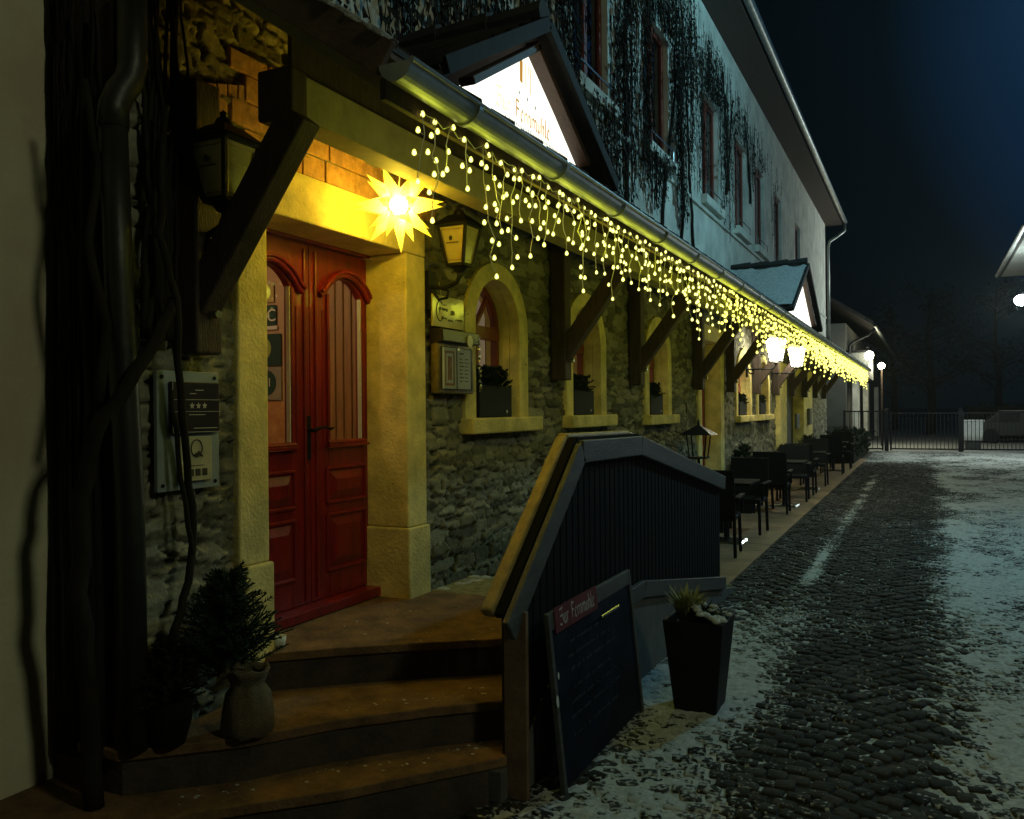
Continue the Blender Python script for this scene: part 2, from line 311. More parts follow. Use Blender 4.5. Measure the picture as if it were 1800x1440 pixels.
# ------------------------------------------------------------------ lettering: broad-nib blackletter strokes
BL = {
 'Z': (0.62, [[(0.08,0.92),(0.56,0.98)],[(0.56,0.98),(0.30,0.55)],[(0.12,0.52),(0.48,0.56)],[(0.48,0.56),(0.54,0.20)],[(0.54,0.20),(0.30,0.0)],[(0.30,0.0),(0.06,0.10)]]),
 'u': (0.44, [[(0.06,0.58),(0.12,0.52)],[(0.10,0.56),(0.10,0.10)],[(0.10,0.10),(0.20,0.0)],[(0.20,0.0),(0.34,0.10)],[(0.34,0.58),(0.34,0.08)],[(0.34,0.08),(0.40,0.0)]]),
 'r': (0.36, [[(0.06,0.54),(0.12,0.58)],[(0.12,0.56),(0.12,0.04)],[(0.12,0.44),(0.24,0.58)],[(0.24,0.58),(0.32,0.50)]]),
 'F': (0.62, [[(0.22,1.0),(0.24,0.10)],[(0.24,0.10),(0.06,-0.08)],[(0.22,1.0),(0.52,0.90)],[(0.10,0.80),(0.22,1.0)],[(0.24,0.56),(0.50,0.50)]]),
 'e': (0.40, [[(0.10,0.48),(0.10,0.10)],[(0.10,0.10),(0.20,0.0)],[(0.20,0.0),(0.32,0.08)],[(0.10,0.48),(0.22,0.60)],[(0.22,0.60),(0.32,0.46)],[(0.32,0.46),(0.14,0.28)]]),
 'n': (0.46, [[(0.10,0.58),(0.10,0.04)],[(0.10,0.44),(0.24,0.60)],[(0.24,0.60),(0.34,0.48)],[(0.34,0.48),(0.34,0.06)],[(0.34,0.06),(0.40,0.0)]]),
 'm': (0.70, [[(0.10,0.58),(0.10,0.04)],[(0.10,0.44),(0.22,0.60)],[(0.22,0.60),(0.34,0.48)],[(0.34,0.50),(0.34,0.04)],[(0.34,0.44),(0.46,0.60)],[(0.46,0.60),(0.58,0.48)],[(0.58,0.48),(0.58,0.06)],[(0.58,0.06),(0.64,0.0)]]),
 'U': (0.44, [[(0.10,0.56),(0.10,0.10)],[(0.10,0.10),(0.20,0.0)],[(0.20,0.0),(0.34,0.10)],[(0.34,0.58),(0.34,0.06)],[(0.10,0.76),(0.13,0.80)],[(0.32,0.76),(0.35,0.80)]]),
 'h': (0.44, [[(0.10,0.98),(0.10,0.04)],[(0.10,0.44),(0.24,0.60)],[(0.24,0.60),(0.34,0.46)],[(0.34,0.46),(0.34,0.0)],[(0.34,0.0),(0.24,-0.18)]]),
 'l': (0.26, [[(0.10,0.98),(0.10,0.10)],[(0.10,0.10),(0.20,0.0)]]),
 'S': (0.5, [[(0.42,0.9),(0.2,1.0)],[(0.2,1.0),(0.1,0.75)],[(0.1,0.75),(0.4,0.4)],[(0.4,0.4),(0.36,0.1)],[(0.36,0.1),(0.08,0.05)]]),
 'o': (0.40, [[(0.10,0.48),(0.10,0.10)],[(0.10,0.10),(0.22,0.0)],[(0.22,0.0),(0.32,0.10)],[(0.32,0.10),(0.32,0.48)],[(0.32,0.48),(0.2,0.60)],[(0.2,0.60),(0.10,0.48)]]),
 ' ': (0.35, [])}
def blackletter(text, org, ux, uz, size, nrm, nib=0.055, gap=1.0):
    """strokes laid on a plane: origin, right and up unit vectors, slightly proud of each other along nrm"""
    b = MB(); org = Vector(org); ux = Vector(ux); uz = Vector(uz); nrm = Vector(nrm); x = 0; k = 0
    for ch in text:
        w, segs = BL[ch]
        for (p, q) in segs:
            n = (nib*0.75, nib*0.85); off = nrm*(0.0006 + 0.00012*(k % 5)); k += 1
            c = [(p[0]-n[0],p[1]-n[1]),(p[0]+n[0],p[1]+n[1]),(q[0]+n[0],q[1]+n[1]),(q[0]-n[0],q[1]-n[1])]
            b.add([org + ux*(x+u)*size + uz*v*size + off for u, v in c], [(0,1,2,3)])
        x += w*gap
    return b, x*size
def plain_text(txt, loc, size, ux, uz, name, material, parent, depth=0.0015):
    cu = bpy.data.curves.new(name, 'FONT'); cu.body = txt; cu.size = size; cu.extrude = depth/2; cu.align_x = 'CENTER'; cu.align_y = 'CENTER'
    tmp = bpy.data.objects.new(name, cu); COL.objects.link(tmp); dg = bpy.context.evaluated_depsgraph_get()
    me = bpy.data.meshes.new_from_object(tmp.evaluated_get(dg)); bpy.data.objects.remove(tmp)
    ux = Vector(ux).normalized(); uz = Vector(uz).normalized(); n = ux.cross(uz)
    mt = Matrix((ux, uz, n)).transposed().to_4x4(); mt.translation = Vector(loc); me.transform(mt); me.materials.clear(); me.materials.append(material)
    o = bpy.data.objects.new(name, me); COL.objects.link(o)
    if parent is not None: attach(o, parent)
    return o

# ================================================================== GROUND
XW = -2.80                                     # plane of the stone front
g = MB(); g.add([(-300,-60,-0.035),(300,-60,-0.035),(300,600,-0.035),(-300,600,-0.035)], [(0,1,2,3)])
tag(g.build('ground', M['earth']), kind='structure')

def cover(x, y):
    """how deep the trodden and driven snow lies, 0 bare to 1 deep"""
    a = sstep(-0.15, 0.40, x + 0.22*(vn(y*0.7, y*0*0, 5)-0.5) + 0.16*(vn(x*2.5, y*2.1, 15)-0.5) - 0.004*y)                     # right of the wheel track
    near = 1-sstep(6.2, 8.2, y)
    left = (1-sstep(-0.95, -0.55, x + 0.35*(vn(y*0.9, 3.3, 8)-0.5)))*near*sstep(-1.75, -1.5, x)
    line = np.exp(-((x+1.03+0.012*(y-10)*0.2)/0.085)**2)*sstep(7.5, 9, y)*(1-sstep(20, 24, y))*0.95
    far = sstep(25.5, 28.5, y)*0.9
    c = np.maximum.reduce([a*1.0, left*0.86, line*(0.5+0.8*vn(x*3, y*2.1, 44)), far])
    patch = fbm(x*1.3, y*1.0, 21, 3)
    return np.clip(c*(0.22+1.12*patch) + 0.04 + 0.26*fbm(x*2.2, y*1.7, 121, 3), 0, 1)

def setts(x0, x1, y0, y1, s=0.090):
    rng = np.random.RandomState(3); rows = int((y1-y0)/s); cols = int((x1-x0)/(s*1.12)); cx = []; cy = []; rot = []
    for r in range(rows):
        off = (r % 2)*0.5*s
        for c in range(cols):
            cx.append(x0 + c*s*1.12 + off); cy.append(y0 + r*s)
    cx = np.array(cx); cy = np.array(cy); n = len(cx)
    ph = (cx % 1.35)/1.35*2-1                                      # segmental arches
    cy = cy + 0.30*(1-ph*ph); rot = -ph*0.42 + rng.normal(0, 0.07, n)
    cx = cx + rng.normal(0, 0.007, n); cy = cy + rng.normal(0, 0.006, n)
    a = (s*1.12*0.485)*rng.uniform(0.88, 1.04, n); b = (s*0.485)*rng.uniform(0.86, 1.03, n)
    top = rng.normal(0, 0.0032, n); tilt = rng.normal(0, 0.045, (n, 2))
    base = np.array([(-1,-.80),(-.80,-1),(.80,-1),(1,-.80),(1,.80),(.80,1),(-.80,1),(-1,.80)])
    V = np.zeros((n, 25, 3)); cr, sr = np.cos(rot), np.sin(rot)
    def put(k, u, v, z):
        X = u*a; Y = v*b; V[:, k, 0] = cx + X*cr - Y*sr; V[:, k, 1] = cy + X*sr + Y*cr; V[:, k, 2] = z + top + tilt[:, 0]*X + tilt[:, 1]*Y
    put(0, 0, 0, rng.uniform(0, 0.006, n))
    for i, (u, v) in enumerate(base):
        w = rng.uniform(0.9, 1.05, n)
        put(1+i, u*0.86*w, v*0.86*w, 0.002); put(9+i, u*w, v*w, -0.003); put(17+i, u*w*1.02, v*w*1.02, -0.034)
    k = np.arange(8); k2 = (k+1) % 8
    tri = np.stack([np.zeros(8, int), 1+k, 1+k2], 1); q1 = np.stack([1+k, 9+k, 9+k2, 1+k2], 1); q2 = np.stack([9+k, 17+k, 17+k2, 9+k2], 1)
    o = (np.arange(n)*25)[:, None, None]
    F3 = (tri[None]+o).reshape(-1, 3); F4 = (np.concatenate([q1, q2])[None]+o).reshape(-1, 4)
    tone = np.repeat(rng.uniform(0, 1, n), 25); V = V.reshape(-1, 3)
    jt = np.tile(np.array([1]*9+[0.8]*8+[0]*8), n); fr = np.clip(cover(V[:, 0], V[:, 1])*0.36 + 0.17*np.repeat(rng.uniform(0, 1, n), 25) + 0.20*fbm(V[:, 0]*2, V[:, 1]*2, 90, 2), 0, 1)
    g = MB(); g.add([(x0-.02,y0-.3,-0.0125),(x1+.1,y0-.3,-0.0125),(x1+.1,y1+.3,-0.0125),(x0-.02,y1+.3,-0.0125)], [(0,1,2,3)]); tag(g.build('joint_sand', M['grit']), kind='structure')
    ob = pymesh('cobbled_street', V, [F3, F4], M['sett'], dict(tone=tone, joint=jt, frost=fr), True, 'structure'); return ob
setts(-1.66, 5.2, 1.8, 34.3)

def snow_sheet(name, x0, x1, y0, y1, d, seed):
    nx = int((x1-x0)/d)+1; ny = int((y1-y0)/d)+1; X, Y = np.meshgrid(np.linspace(x0, x1, nx), np.linspace(y0, y1, ny)); X = X.ravel(); Y = Y.ravel()
    c = cover(X, Y); amp = 1.0
    z = -0.0200 + 0.0225*c + 0.007*c*c*fbm(X*4, Y*4, 31, 3)*1.2 + amp*0.030*(fbm(X*22, Y*18, 51, 4)-0.47) + 0.010*(fbm(X*3, Y*2.2, 61, 3)-0.5)
    z = np.minimum(z, 0.018 + 0.004*vn(X*6, Y*6, 3))
    i = np.arange(nx-1); j = np.arange(ny-1); J, I = np.meshgrid(j, i, indexing='ij'); a = (J*nx+I).ravel()
    F = np.stack([a, a+1, a+nx+1, a+nx], 1)
    return pymesh(name, np.stack([X, Y, z], 1), [F], M['snow'], None, True, 'stuff')
sn = snow_sheet('snow', -1.64, 3.4, 1.9, 13.0, 0.024, 1); tag(sn, 'patchy trodden snow lying in the joints of the near cobbles', 'snow')
sn = snow_sheet('snow', -1.64, 5.2, 13.0, 34.2, 0.075, 2); tag(sn, 'thin snow over the cobbles further down the street by the gate', 'snow')
# snowy yard behind the gate and verge
g = MB(); g.add([(-12,34.25,-0.012),(40,34.25,-0.012),(40,140,-0.012),(-12,140,-0.012)], [(0,1,2,3)])
tag(g.build('snowy_yard', M['snow']), kind='structure')

# terrace with a straight kerb edge
t = MB()
for k in range(0, 42):
    y0 = 8.0 + k*0.5
    for j, (xa, xb) in enumerate(((-2.78,-2.22),(-2.214,-1.66))): t.box(xa, xb, y0, y0+0.494, -0.03, 0.020 + 0.0008*((k*7+j*3) % 3))
tag(t.build('terrace', M['terr'], bevel=0.003), kind='structure')

# ================================================================== THE INN
inn = empty('inn_building', (XW, 8, 0), 'long stone and plaster inn with a pent roof over its yellow framed red door', 'building')
WIN = [(5.01, 6.02, 1.60), (6.81, 7.83, 1.60), (9.11, 10.19, 1.58), (14.15, 15.55, 1.52), (16.1, 17.5, 1.52)]     # arched openings: y0, y1, sill z
DOOR = (3.10, 4.29, 0.55, 2.60); DOOR2 = (11.75, 12.95, 0.02, 2.62); DOOR3 = (19.3, 22.6, 0.02, 2.55)
def in_arch(y, z, a, b, s, top=2.74, shrink=0.06):
    c = (a+b)/2; h = (b-a)/2 - shrink; sp_ = top - (b-a)/2*0.95
    inside = (np.abs(y-c) < h) & (z > s-0.05) & (z < sp_)
    arc = (z >= sp_) & (((y-c)/h)**2 + ((z-sp_)/(top-shrink-sp_))**2 < 1)
    return inside | arc
def stone_sheet(name, Y0, Y1, Z0, Z1, d, seed, relief=1.0):
    rng = np.random.RandomState(seed); ny = int((Y1-Y0)/d)+1; nz = int((Z1-Z0)/d)+1
    Y, Z = np.meshgrid(np.linspace(Y0, Y1, ny), np.linspace(Z0, Z1, nz)); Y = Y.ravel(); Z = Z.ravel()
    wy = Y + 0.03*(fbm(Y*3, Z*3, seed, 2)-0.5); wz = Z + 0.16*(vn(Y*0.8, Z*0.5, seed+9)-0.5) + 0.05*(vn(Y*3.5, Z*4, seed+3)-0.5) + 0.018*(vn(Y*14, Z*14, seed+4)-0.5)
    f1 = np.full(len(Y), 9.0); f2 = np.full(len(Y), 9.0); idn = np.zeros(len(Y)); bulge = np.zeros(len(Y)); ty = np.zeros(len(Y)); z = Z0-0.2
    sid = 0
    while z < Z1+0.25:
        h = rng.choice([0.03, 0.038, 0.046, 0.056, 0.07, 0.095]); zc = z+h/2; sy = []; sw = []; y = Y0-0.3
        while y < Y1+0.4:
            w = rng.uniform(1.2, 4.0)*h+0.06; sy.append(y+w/2); sw.append(w/2); y += w
        sy = np.array(sy); sw = np.array(sw); n = len(sy); jz = rng.normal(0, 0.016, n); rid = rng.uniform(0, 1, n); bu = rng.uniform(0.3, 1.0, n); tl = rng.normal(0, 1, n)
        m = np.abs(wz-zc) < 0.20; k = np.where(m)[0]
        if len(k):
            ix = np.searchsorted(sy, wy[k])
            for o in (-1, 0, 1):
                j = np.clip(ix+o, 0, n-1)
                dd = (np.abs((wy[k]-sy[j])/sw[j])**4 + np.abs((wz[k]-zc-jz[j])/(h/2))**4)**(1/4)*(0.6+h*3.0)
                better = dd < f1[k]; mid = (~better) & (dd < f2[k]) & (dd > f1[k])
                kb = k[better]; f2[kb] = f1[kb]; f1[kb] = dd[better]; idn[kb] = rid[j][better]; bulge[kb] = bu[j][better]; ty[kb] = tl[j][better]*(wz[kb]-zc)/h
                km = k[mid]; f2[km] = dd[mid]
        z += h
    jt = sstep(0.0, 0.13, f2-f1)
    x = (-0.035 + jt*(0.018+0.030*bulge) + ty*0.010*jt + 0.020*(fbm(Y*8, Z*15, seed+70, 4)-0.5) + 0.008*(fbm(Y*38, Z*55, seed+80, 2)-0.5))*relief
    V = np.stack([XW + x, Y, Z], 1)
    i = np.arange(ny-1); j = np.arange(nz-1); J, I = np.meshgrid(j, i, indexing='ij'); a = (J*ny+I).ravel(); F = np.stack([a, a+1, a+ny+1, a+ny], 1)
    cyq = V[F].mean(1); keep = np.ones(len(F), bool)
    for (p, q, s) in WIN: keep &= ~in_arch(cyq[:, 1], cyq[:, 2], p, q, s)
    for (p, q, s, tp) in (DOOR, DOOR2, DOOR3): keep &= ~((cyq[:, 1] > p-0.06) & (cyq[:, 1] < q+0.06) & (cyq[:, 2] > s-0.1) & (cyq[:, 2] < tp+0.08))
    return pymesh(name, V, [F[keep]], M['stone'], dict(tone=idn, joint=jt*0.9+0.1*(jt > 0.5)), True, None, inn)
stone_sheet('stone_wall', 2.34, 11.0, -0.05, 3.70, 0.0125, 11)
stone_sheet('stone_wall', 11.0, 28.6, -0.05, 3.70, 0.030, 12)
w = MB(); w.box(-3.24, -2.845, 2.325, 2.36, -0.05, 3.45); w.build('corner_wall', M['riser'], inn)
w = MB(); w.box(-3.6, -2.86, 28.57, 28.62, -0.05, 7.4).box(-9, -2.86, 28.62, 28.68, -0.05, 7.4); w.build('gable_wall', M['cream'], inn)

# large sandstone blocks over the lintel
b = MB(); rr = random.Random(4)
for r_, (z0, z1) in enumerate(((2.845, 2.955), (2.962, 3.075), (3.082, 3.20), (3.207, 3.30))):
    y = 2.98 - 0.09*(r_ % 2)
    while y < 4.62:
        ww = rr.uniform(0.17, 0.27); b.box(-2.84, XW+0.012+rr.uniform(0, 0.008), y, min(y+ww, 4.66)-0.008, z0, z1); y += ww
b.build('sandstone_course', M['block'], inn, 0.006)
b = MB()
for k in range(5): # upright relieving bricks left of the doorway
    y = 2.70 + k*0.062; z = 2.93 + 0.018*k; b.add([(-2.84,y,z),(XW+0.012,y,z),(XW+0.012,y+0.05,z+0.012),(-2.84,y+0.05,z+0.012),(-2.84,y-0.012,z+0.14),(XW+0.014,y-0.012,z+0.14),(XW+0.014,y+0.045,z+0.155),(-2.84,y+0.045,z+0.155)],
        [(0,3,2,1),(4,5,6,7),(0,1,5,4),(1,2,6,5),(2,3,7,6),(3,0,4,7)])
b.build('brick_arch', M['block'], inn, 0.004)

# ---- upper plastered wall with window openings
UW = [(7.12, 8.02), (9.24, 10.24), (11.98, 13.02), (14.3, 15.3), (16.15, 17.15), (18.4, 19.4), (21.6, 22.5)]      # y0,y1 ; z 4.66..6.15
ZB, ZT = 4.66, 6.15
xs = [2.36] + [v for p in UW for v in p] + [28.6]; w = MB(); XU = XW
for i in range(0, len(xs)-1):
    a, c = xs[i], xs[i+1]
    if i % 2 == 0: w.box(XU-0.34, XU, a, c, 3.66, 7.42)
    else: w.box(XU-0.34, XU, a, c, 3.66, ZB); w.box(XU-0.34, XU, a, c, ZT, 7.42)
w.build('plaster_wall', M['cream'], inn)
w = MB(); w.box(XU+0.002, XU+0.035, 7, 28.58, 4.44, 4.49); w.build('string_course', M['cream'], inn, 0.006)
def upper_window(a, c, blind):
    f = MB(); f.box(XU-0.10, XU-0.06, a, c, ZB, ZB+0.07).box(XU-0.10, XU-0.06, a, c, ZT-0.07, ZT).box(XU-0.10, XU-0.06, a, a+0.07, ZB+0.07, ZT-0.07).box(XU-0.10, XU-0.06, c-0.07, c, ZB+0.07, ZT-0.07)
    f.box(XU-0.10, XU-0.06, (a+c)/2-0.04, (a+c)/2+0.04, ZB+0.07, ZT-0.07)
    o = f.build('window', M['redwin'], inn, 0.004)
    p = MB(); p.add([(XU-0.085, a+.03, ZB+.03),(XU-0.085, c-.03, ZB+.03),(XU-0.085, c-.03, ZT-.03),(XU-0.085, a+.03, ZT-.03)], [(0,1,2,3)]); p.build('pane', M['dkglass'], o)
    p = MB(); p.box(XU-0.16, XU-0.155, a-0.05, c+0.05, ZB-.05, ZT+.05); p.build('blind' if blind else 'backing', M['blind'] if blind else M['shade'], o)
    s = MB(); s.box(XU+0.002, XU+0.09, a-0.08, c+0.08, ZB-0.13, ZB-0.005); s.build('sill', M['cream'], o, 0.006)
    r_ = MB(); r_.tube([(XU+0.06, a-0.02, ZB+0.13), (XU+0.06, c+0.02, ZB+0.13)], 0.008, 6).tube([(XU+0.06, a, ZB), (XU+0.06, a, ZB+0.13)], 0.007, 6).tube([(XU+0.06, c, ZB), (XU+0.06, c, ZB+0.13)], 0.007, 6)
    r_.build('flower_rail', M['steel'], o)
for i, (a, c) in enumerate(UW): upper_window(a, c, i >= 2)
# main roof: boxed eaves, gutter, downpipe at the far corner
e = MB(); e.box(-3.2, -2.32, 2.0, 28.9, 7.42, 7.47); e.build('eaves_soffit', M['dwood'], inn)
e = MB(); e.prism([(-2.30, 7.52), (-7.5, 11.6), (-7.5, 11.72), (-2.28, 7.62)], 'y', 1.9, 29.0); e.build('main_roof', M['tile'], inn)
def trough(xc, zc, r, y0, y1, n=12):
    b = MB(); o = []
    for t_ in (y0, y1):
        for q in (r, r-0.004):
            for k in range(n+1):
                a = math.pi + math.pi*k/n; b.v.append((xc+q*math.cos(a), t_, zc+q*math.sin(a)))
    m_ = n+1
    for k in range(n):
        b.f += [(k, k+1, 2*m_+k+1, 2*m_+k), (m_+k, 3*m_+k, 3*m_+k+1, m_+k+1)]
    for s_ in (0, n): b.f.append((s_, 2*m_+s_, 3*m_+s_, m_+s_))
    return b
g = trough(-2.24, 7.52, 0.075, 1.95, 28.95); g.build('roof_gutter', M['zinc'], inn, smooth=True)
p = MB(); p.tube([(-2.24, 28.85, 7.46), (-2.24, 28.85, 7.22), (-2.45, 28.8, 7.05), (-2.68, 28.72, 6.9), (-2.72, 28.7, 6.7), (-2.72, 28.7, 3.2)], 0.05, 10)
p.build('roof_downpipe', M['zinc'], inn, smooth=True)

# ---- ground-floor arched windows
def arch_pts(a, c, s, top, n=18):
    cy = (a+c)/2; h = (c-a)/2; sp_ = top - h*0.95
    return [(a, s)] + [(cy - h*math.cos(math.pi*k/n), sp_ + (top-sp_)*math.sin(math.pi*k/n)) for k in range(n+1)] + [(c, s)]
def arched_window(a, c, s, top=2.72, ring=0.155, cur='curtain'):
    o = MB().ring(arch_pts(a+ring, c-ring, s, top-ring*0.8), arch_pts(a, c, s, top), 'x', XW-0.06, XW+0.028).build('window', M['yellow'], inn, 0.006)
    inn_o = arch_pts(a+ring, c-ring, s-0.02, top-ring*0.8)
    MB().ring(inn_o, arch_pts(a+ring-0.05, c-ring+0.05, s-0.02, top-ring*0.8+0.05), 'x', XW-0.26, XW-0.062).build('reveal', M['yellow'], o)
    sl = MB().box(XW-0.25, XW+0.10, a-0.02, c+0.12, s-0.105, s+0.004); sl.build('sill', M['yellow'], o, 0.012)
    a2, c2 = a+ring-0.01, c-ring+0.01; t2 = top-ring*0.8+0.01; fx0, fx1 = XW-0.20, XW-0.15
    f = MB().ring(arch_pts(a2+0.055, c2-0.055, s+0.06, t2-0.055), arch_pts(a2, c2, s, t2), 'x', fx0, fx1)
    zt = t2 - (c2-a2)/2*0.95 - 0.02; cy = (a2+c2)/2
    f.box(fx0+.002, fx1-.002, a2+0.05, c2-0.05, s+0.0, s+0.062); f.box(fx0+.003, fx1+.012, a2+0.02, c2-0.02, zt-0.06, zt+0.035)
    f.box(fx0+.004, fx1-.004, cy-0.03, cy+0.03, s+0.05, zt-0.06)
    hr = (c2-a2)/2
    for sgn in (-1, 1):
        f.beam((fx1-0.022, cy, zt+0.03), (fx1-0.022, cy+sgn*hr*0.55, t2-0.10), 0.034, 0.030, (0, 1, 0.3*-sgn))
        f.beam((fx1-0.024, cy+sgn*(hr-0.02), zt+0.02), (fx1-0.024, cy+sgn*hr*0.45, t2-0.06), 0.030, 0.030, (0, 1, 0.3*-sgn))
    f.box(fx0+.006, fx1-.006, a2+0.05, c2-0.05, s+0.20, s+0.225)
    f.build('frame', M['redwin'], o, 0.004)
    g_ = MB(); pts = arch_pts(a2+0.02, c2-0.02, s+0.02, t2-0.02); g_.add([(fx0+0.02, u, v) for u, v in pts], [tuple(range(len(pts)))]); g_.build('pane', M['glass'], o)
    cu = MB(); n = 40; vs = []
    for k in range(n+1):
        u = a2-0.03 + (c2-a2+0.06)*k/n; xo = fx0-0.10+0.018*math.sin(k*1.9)
        vs += [(xo, u, s-0.02), (xo, u, t2+0.04)]
    cu.add(vs, [(2*k, 2*k+2, 2*k+3, 2*k+1) for k in range(n)]); cu.build('curtain', M[cur], o, smooth=True)
    return o
for i, (a, c, s) in enumerate(WIN): arched_window(a, c, s, 2.72 if i < 3 else 2.66, cur='curtain' if i != 2 else 'curtain2')

# ---- main doorway
ds = MB(); ds.box(XW-0.30, XW+0.03, 2.905, 3.10, 0.96, 2.60).box(XW-0.30, XW+0.03, 4.29, 4.505, 0.96, 2.60)
ds.box(XW-0.30, XW+0.032, 2.905, 4.505, 2.602, 2.84)
do = ds.build('door_surround', M['yellow'], inn, 0.010)
for (a, c) in ((2.89, 3.115), (4.275, 4.52)): MB().box(XW-0.30, XW+0.045, a, c, 0.50, 0.958).build('plinth_block', M['yellow'], do, 0.010)
XD = -3.06
fr = MB(); fr.box(XD-0.06, XD+0.03, 3.08, 3.165, 0.60, 2.62).box(XD-0.06, XD+0.03, 4.345, 4.42, 0.60, 2.62).box(XD-0.06, XD+0.03, 3.165, 4.345, 2.585, 2.62)
fr.box(XD-0.06, XD+0.10, 3.08, 4.30, 0.545, 0.60)
door = fr.build('entrance_door', M['red'], inn, 0.005)
def leaf(a, c, hinge_left):
    """one door leaf: stiles and rails round an arched light, two raised panels below"""
    z0, z1 = 0.605, 2.58; f = MB(); X0, X1 = XD-0.045, XD; g0, g1 = (a+0.11, c-0.155) if hinge_left else (a+0.155, c-0.11); gz0, gz1 = 1.50, 2.33
    def arc(u0, u1, zs, rise, n=14): return [(u0 + (u1-u0)*k/n, zs + rise*math.sin(math.pi*k/n)**0.8) for k in range(n+1)]
    f.box(X0, X1, a, g0, z0, z1).box(X0, X1, g1, c, z0, z1).box(X0, X1, g0, g1, z0, gz0-0.05)
    top = arc(g0, g1, gz1, 0.10); f.prism([(g0, z1), *[(u, v) for u, v in top], (g1, z1)], 'x', X0, X1)
    o = f.build('door_leaf', M['red'], door, 0.004)
    mo = MB(); ar = [(u, v) for u, v in arc(g0-0.055, g1+0.055, gz1+0.0, 0.125)]; ar = [(g0-0.085, gz1-0.018)] + ar + [(g1+0.085, gz1-0.018)]
    for q, (ra, xo) in enumerate(((0.021, 0.012), (0.013, 0.034))): mo.tube([(X1+xo, u, v+0.018*q) for u, v in ar], ra, 8)
    mo.tube([(X1+0.01, g0-0.02, gz0-0.02), (X1+0.01, g1+0.02, gz0-0.02)], 0.016, 8); mo.box(X1-0.01, X1+0.035, g0-0.03, g1+0.03, gz0-0.045, gz0-0.028)
    for u in (g0-0.006, g1+0.006): mo.box(X1-0.005, X1+0.014, u-0.010, u+0.010, gz0-0.02, gz1-0.004)
    for u in ((a+0.012, c-0.045) if hinge_left else (a+0.045, c-0.012)): mo.tube([(X1+0.004, u, z0+0.02), (X1+0.004, u, z1-0.03)], 0.011, 6)
    for u in (g0-0.045, g1+0.045): mo.tube([(X1+0.001, u, z0+0.85), (X1+0.001, u, z1-0.35)], 0.007, 6)
    for (p0, p1) in ((1.14, 1.335), (0.755, 1.07)):
        for zz in (p0, p1): mo.tube([(X1+0.004, g0-0.02, zz), (X1+0.004, g1+0.02, zz)], 0.012, 6)
        for u in (g0-0.02, g1+0.02): mo.tube([(X1+0.004, u, p0), (X1+0.004, u, p1)], 0.012, 6)
        # raised field with sloping margins
        y0, y1 = g0+0.005, g1-0.005; i = 0.045
        mo.add([(X1+0.001,y0,p0+.02),(X1+0.001,y1,p0+.02),(X1+0.001,y1,p1-.02),(X1+0.001,y0,p1-.02),(X1+0.020,y0+i,p0+.02+i),(X1+0.020,y1-i,p0+.02+i),(X1+0.020,y1-i,p1-.02-i),(X1+0.020,y0+i,p1-.02-i)],
               [(4,5,6,7),(0,1,5,4),(1,2,6,5),(2,3,7,6),(3,0,4,7)])
    mo.build('moulding', M['red'], o, 0.002)
    gl = MB(); pts = [(g0-.01, gz0-.05)] + arc(g0-.01, g1+.01, gz1, 0.105) + [(g1+.01, gz0-.05)]; gl.add([(XD-0.025, u, v) for u, v in pts], [tuple(range(len(pts)))]); gl.build('pane', M['glass'], o)
    sb = MB(); sb.box(XD-0.02, XD+0.004, g1-0.013, g1-0.005, gz0-0.03, gz1); sb.build('glazing_bead', M['silver'], o)
    return o
leaf(3.165, 3.752, True); lr = leaf(3.758, 4.345, False)
hd = MB(); hd.box(XD+0.001, XD+0.012, 3.70, 3.745, 1.395, 1.635); hd.lathe([(0.0, 0), (0.0, 0)], 0, 0, 3)
h = MB(); h.box(XD+0.002, XD+0.013, 3.702, 3.748, 1.395, 1.635); h.tube([(XD+0.01, 3.725, 1.555), (XD+0.055, 3.725, 1.555)], 0.011, 8)
h.build('handle_plate', M['black'], door, 0.003)
h = MB(); h.tube([(XD+0.055, 3.722, 1.555), (XD+0.060, 3.77, 1.568), (XD+0.058, 3.82, 1.572), (XD+0.058, 3.86, 1.560), (XD+0.060, 3.885, 1.566)], [0.011, 0.009, 0.008, 0.009, 0.007], 8); h.build('handle', M['black'], door, smooth=True)

# entrance hall behind the glass
hall = MB(); hx0, hx1, hy0, hy1 = -5.4, -3.13, 2.95, 4.62
hall.box(hx0-.02, hx0, hy0, hy1, 0.5, 2.9).box(hx0, hx1, hy1, hy1+.02, 0.5, 2.9).box(hx0, hx1, hy0-.02, hy0, 0.5, 2.9).box(hx0, hx1, hy0, hy1, 2.9, 2.92).box(hx0, hx1, hy0, hy1, 0.48, 0.5)
hl = hall.build('entrance_hall', M['inwall'], inn)
pn = MB()
for k in range(9): pn.box(-3.72+k*0.066, -3.72+k*0.066+0.058, hy1-0.03, hy1-0.002, 0.5, 2.55)
pn.build('pine_panelling', M['inwood'], hl, 0.006)
lamp('hall_lamp', (-4.0, 3.55, 2.6), P_IN, C_WARM, 0.08, hl)
# notices pinned on the hall's side wall
yp = hy1-0.012
def poster(name, x0, x1, z0, z1, mt, lift=0.0): return MB().box(x0, x1, yp-0.006-lift, yp-lift, z0, z1).build(name, mt, hl)
poster('notice', -4.30, -4.06, 2.42, 2.56, M['ypaper']); n1 = poster('notice', -4.36, -4.04, 2.26, 2.40, M['green'])
plain_text('C', (-4.08, yp-0.008, 2.325), 0.12, (1,0,0), (0,0,1), 'notice_lettering', M['white'], hl)
poster('notice', -4.36, -4.03, 2.23, 2.255, M['white']); poster('notice', -4.38, -4.00, 1.98, 2.20, M['green'])
dd = MB(); dd.prism([(-4.17+0.085*math.cos(k*math.pi/12), 2.10+0.085*math.sin(k*math.pi/12)) for k in range(24)], 'y', yp-0.009, yp-0.0065); dd.build('notice_disc', M['lime'], hl)
poster('notice', -4.38, -4.00, 1.74, 1.97, M['greyp'])
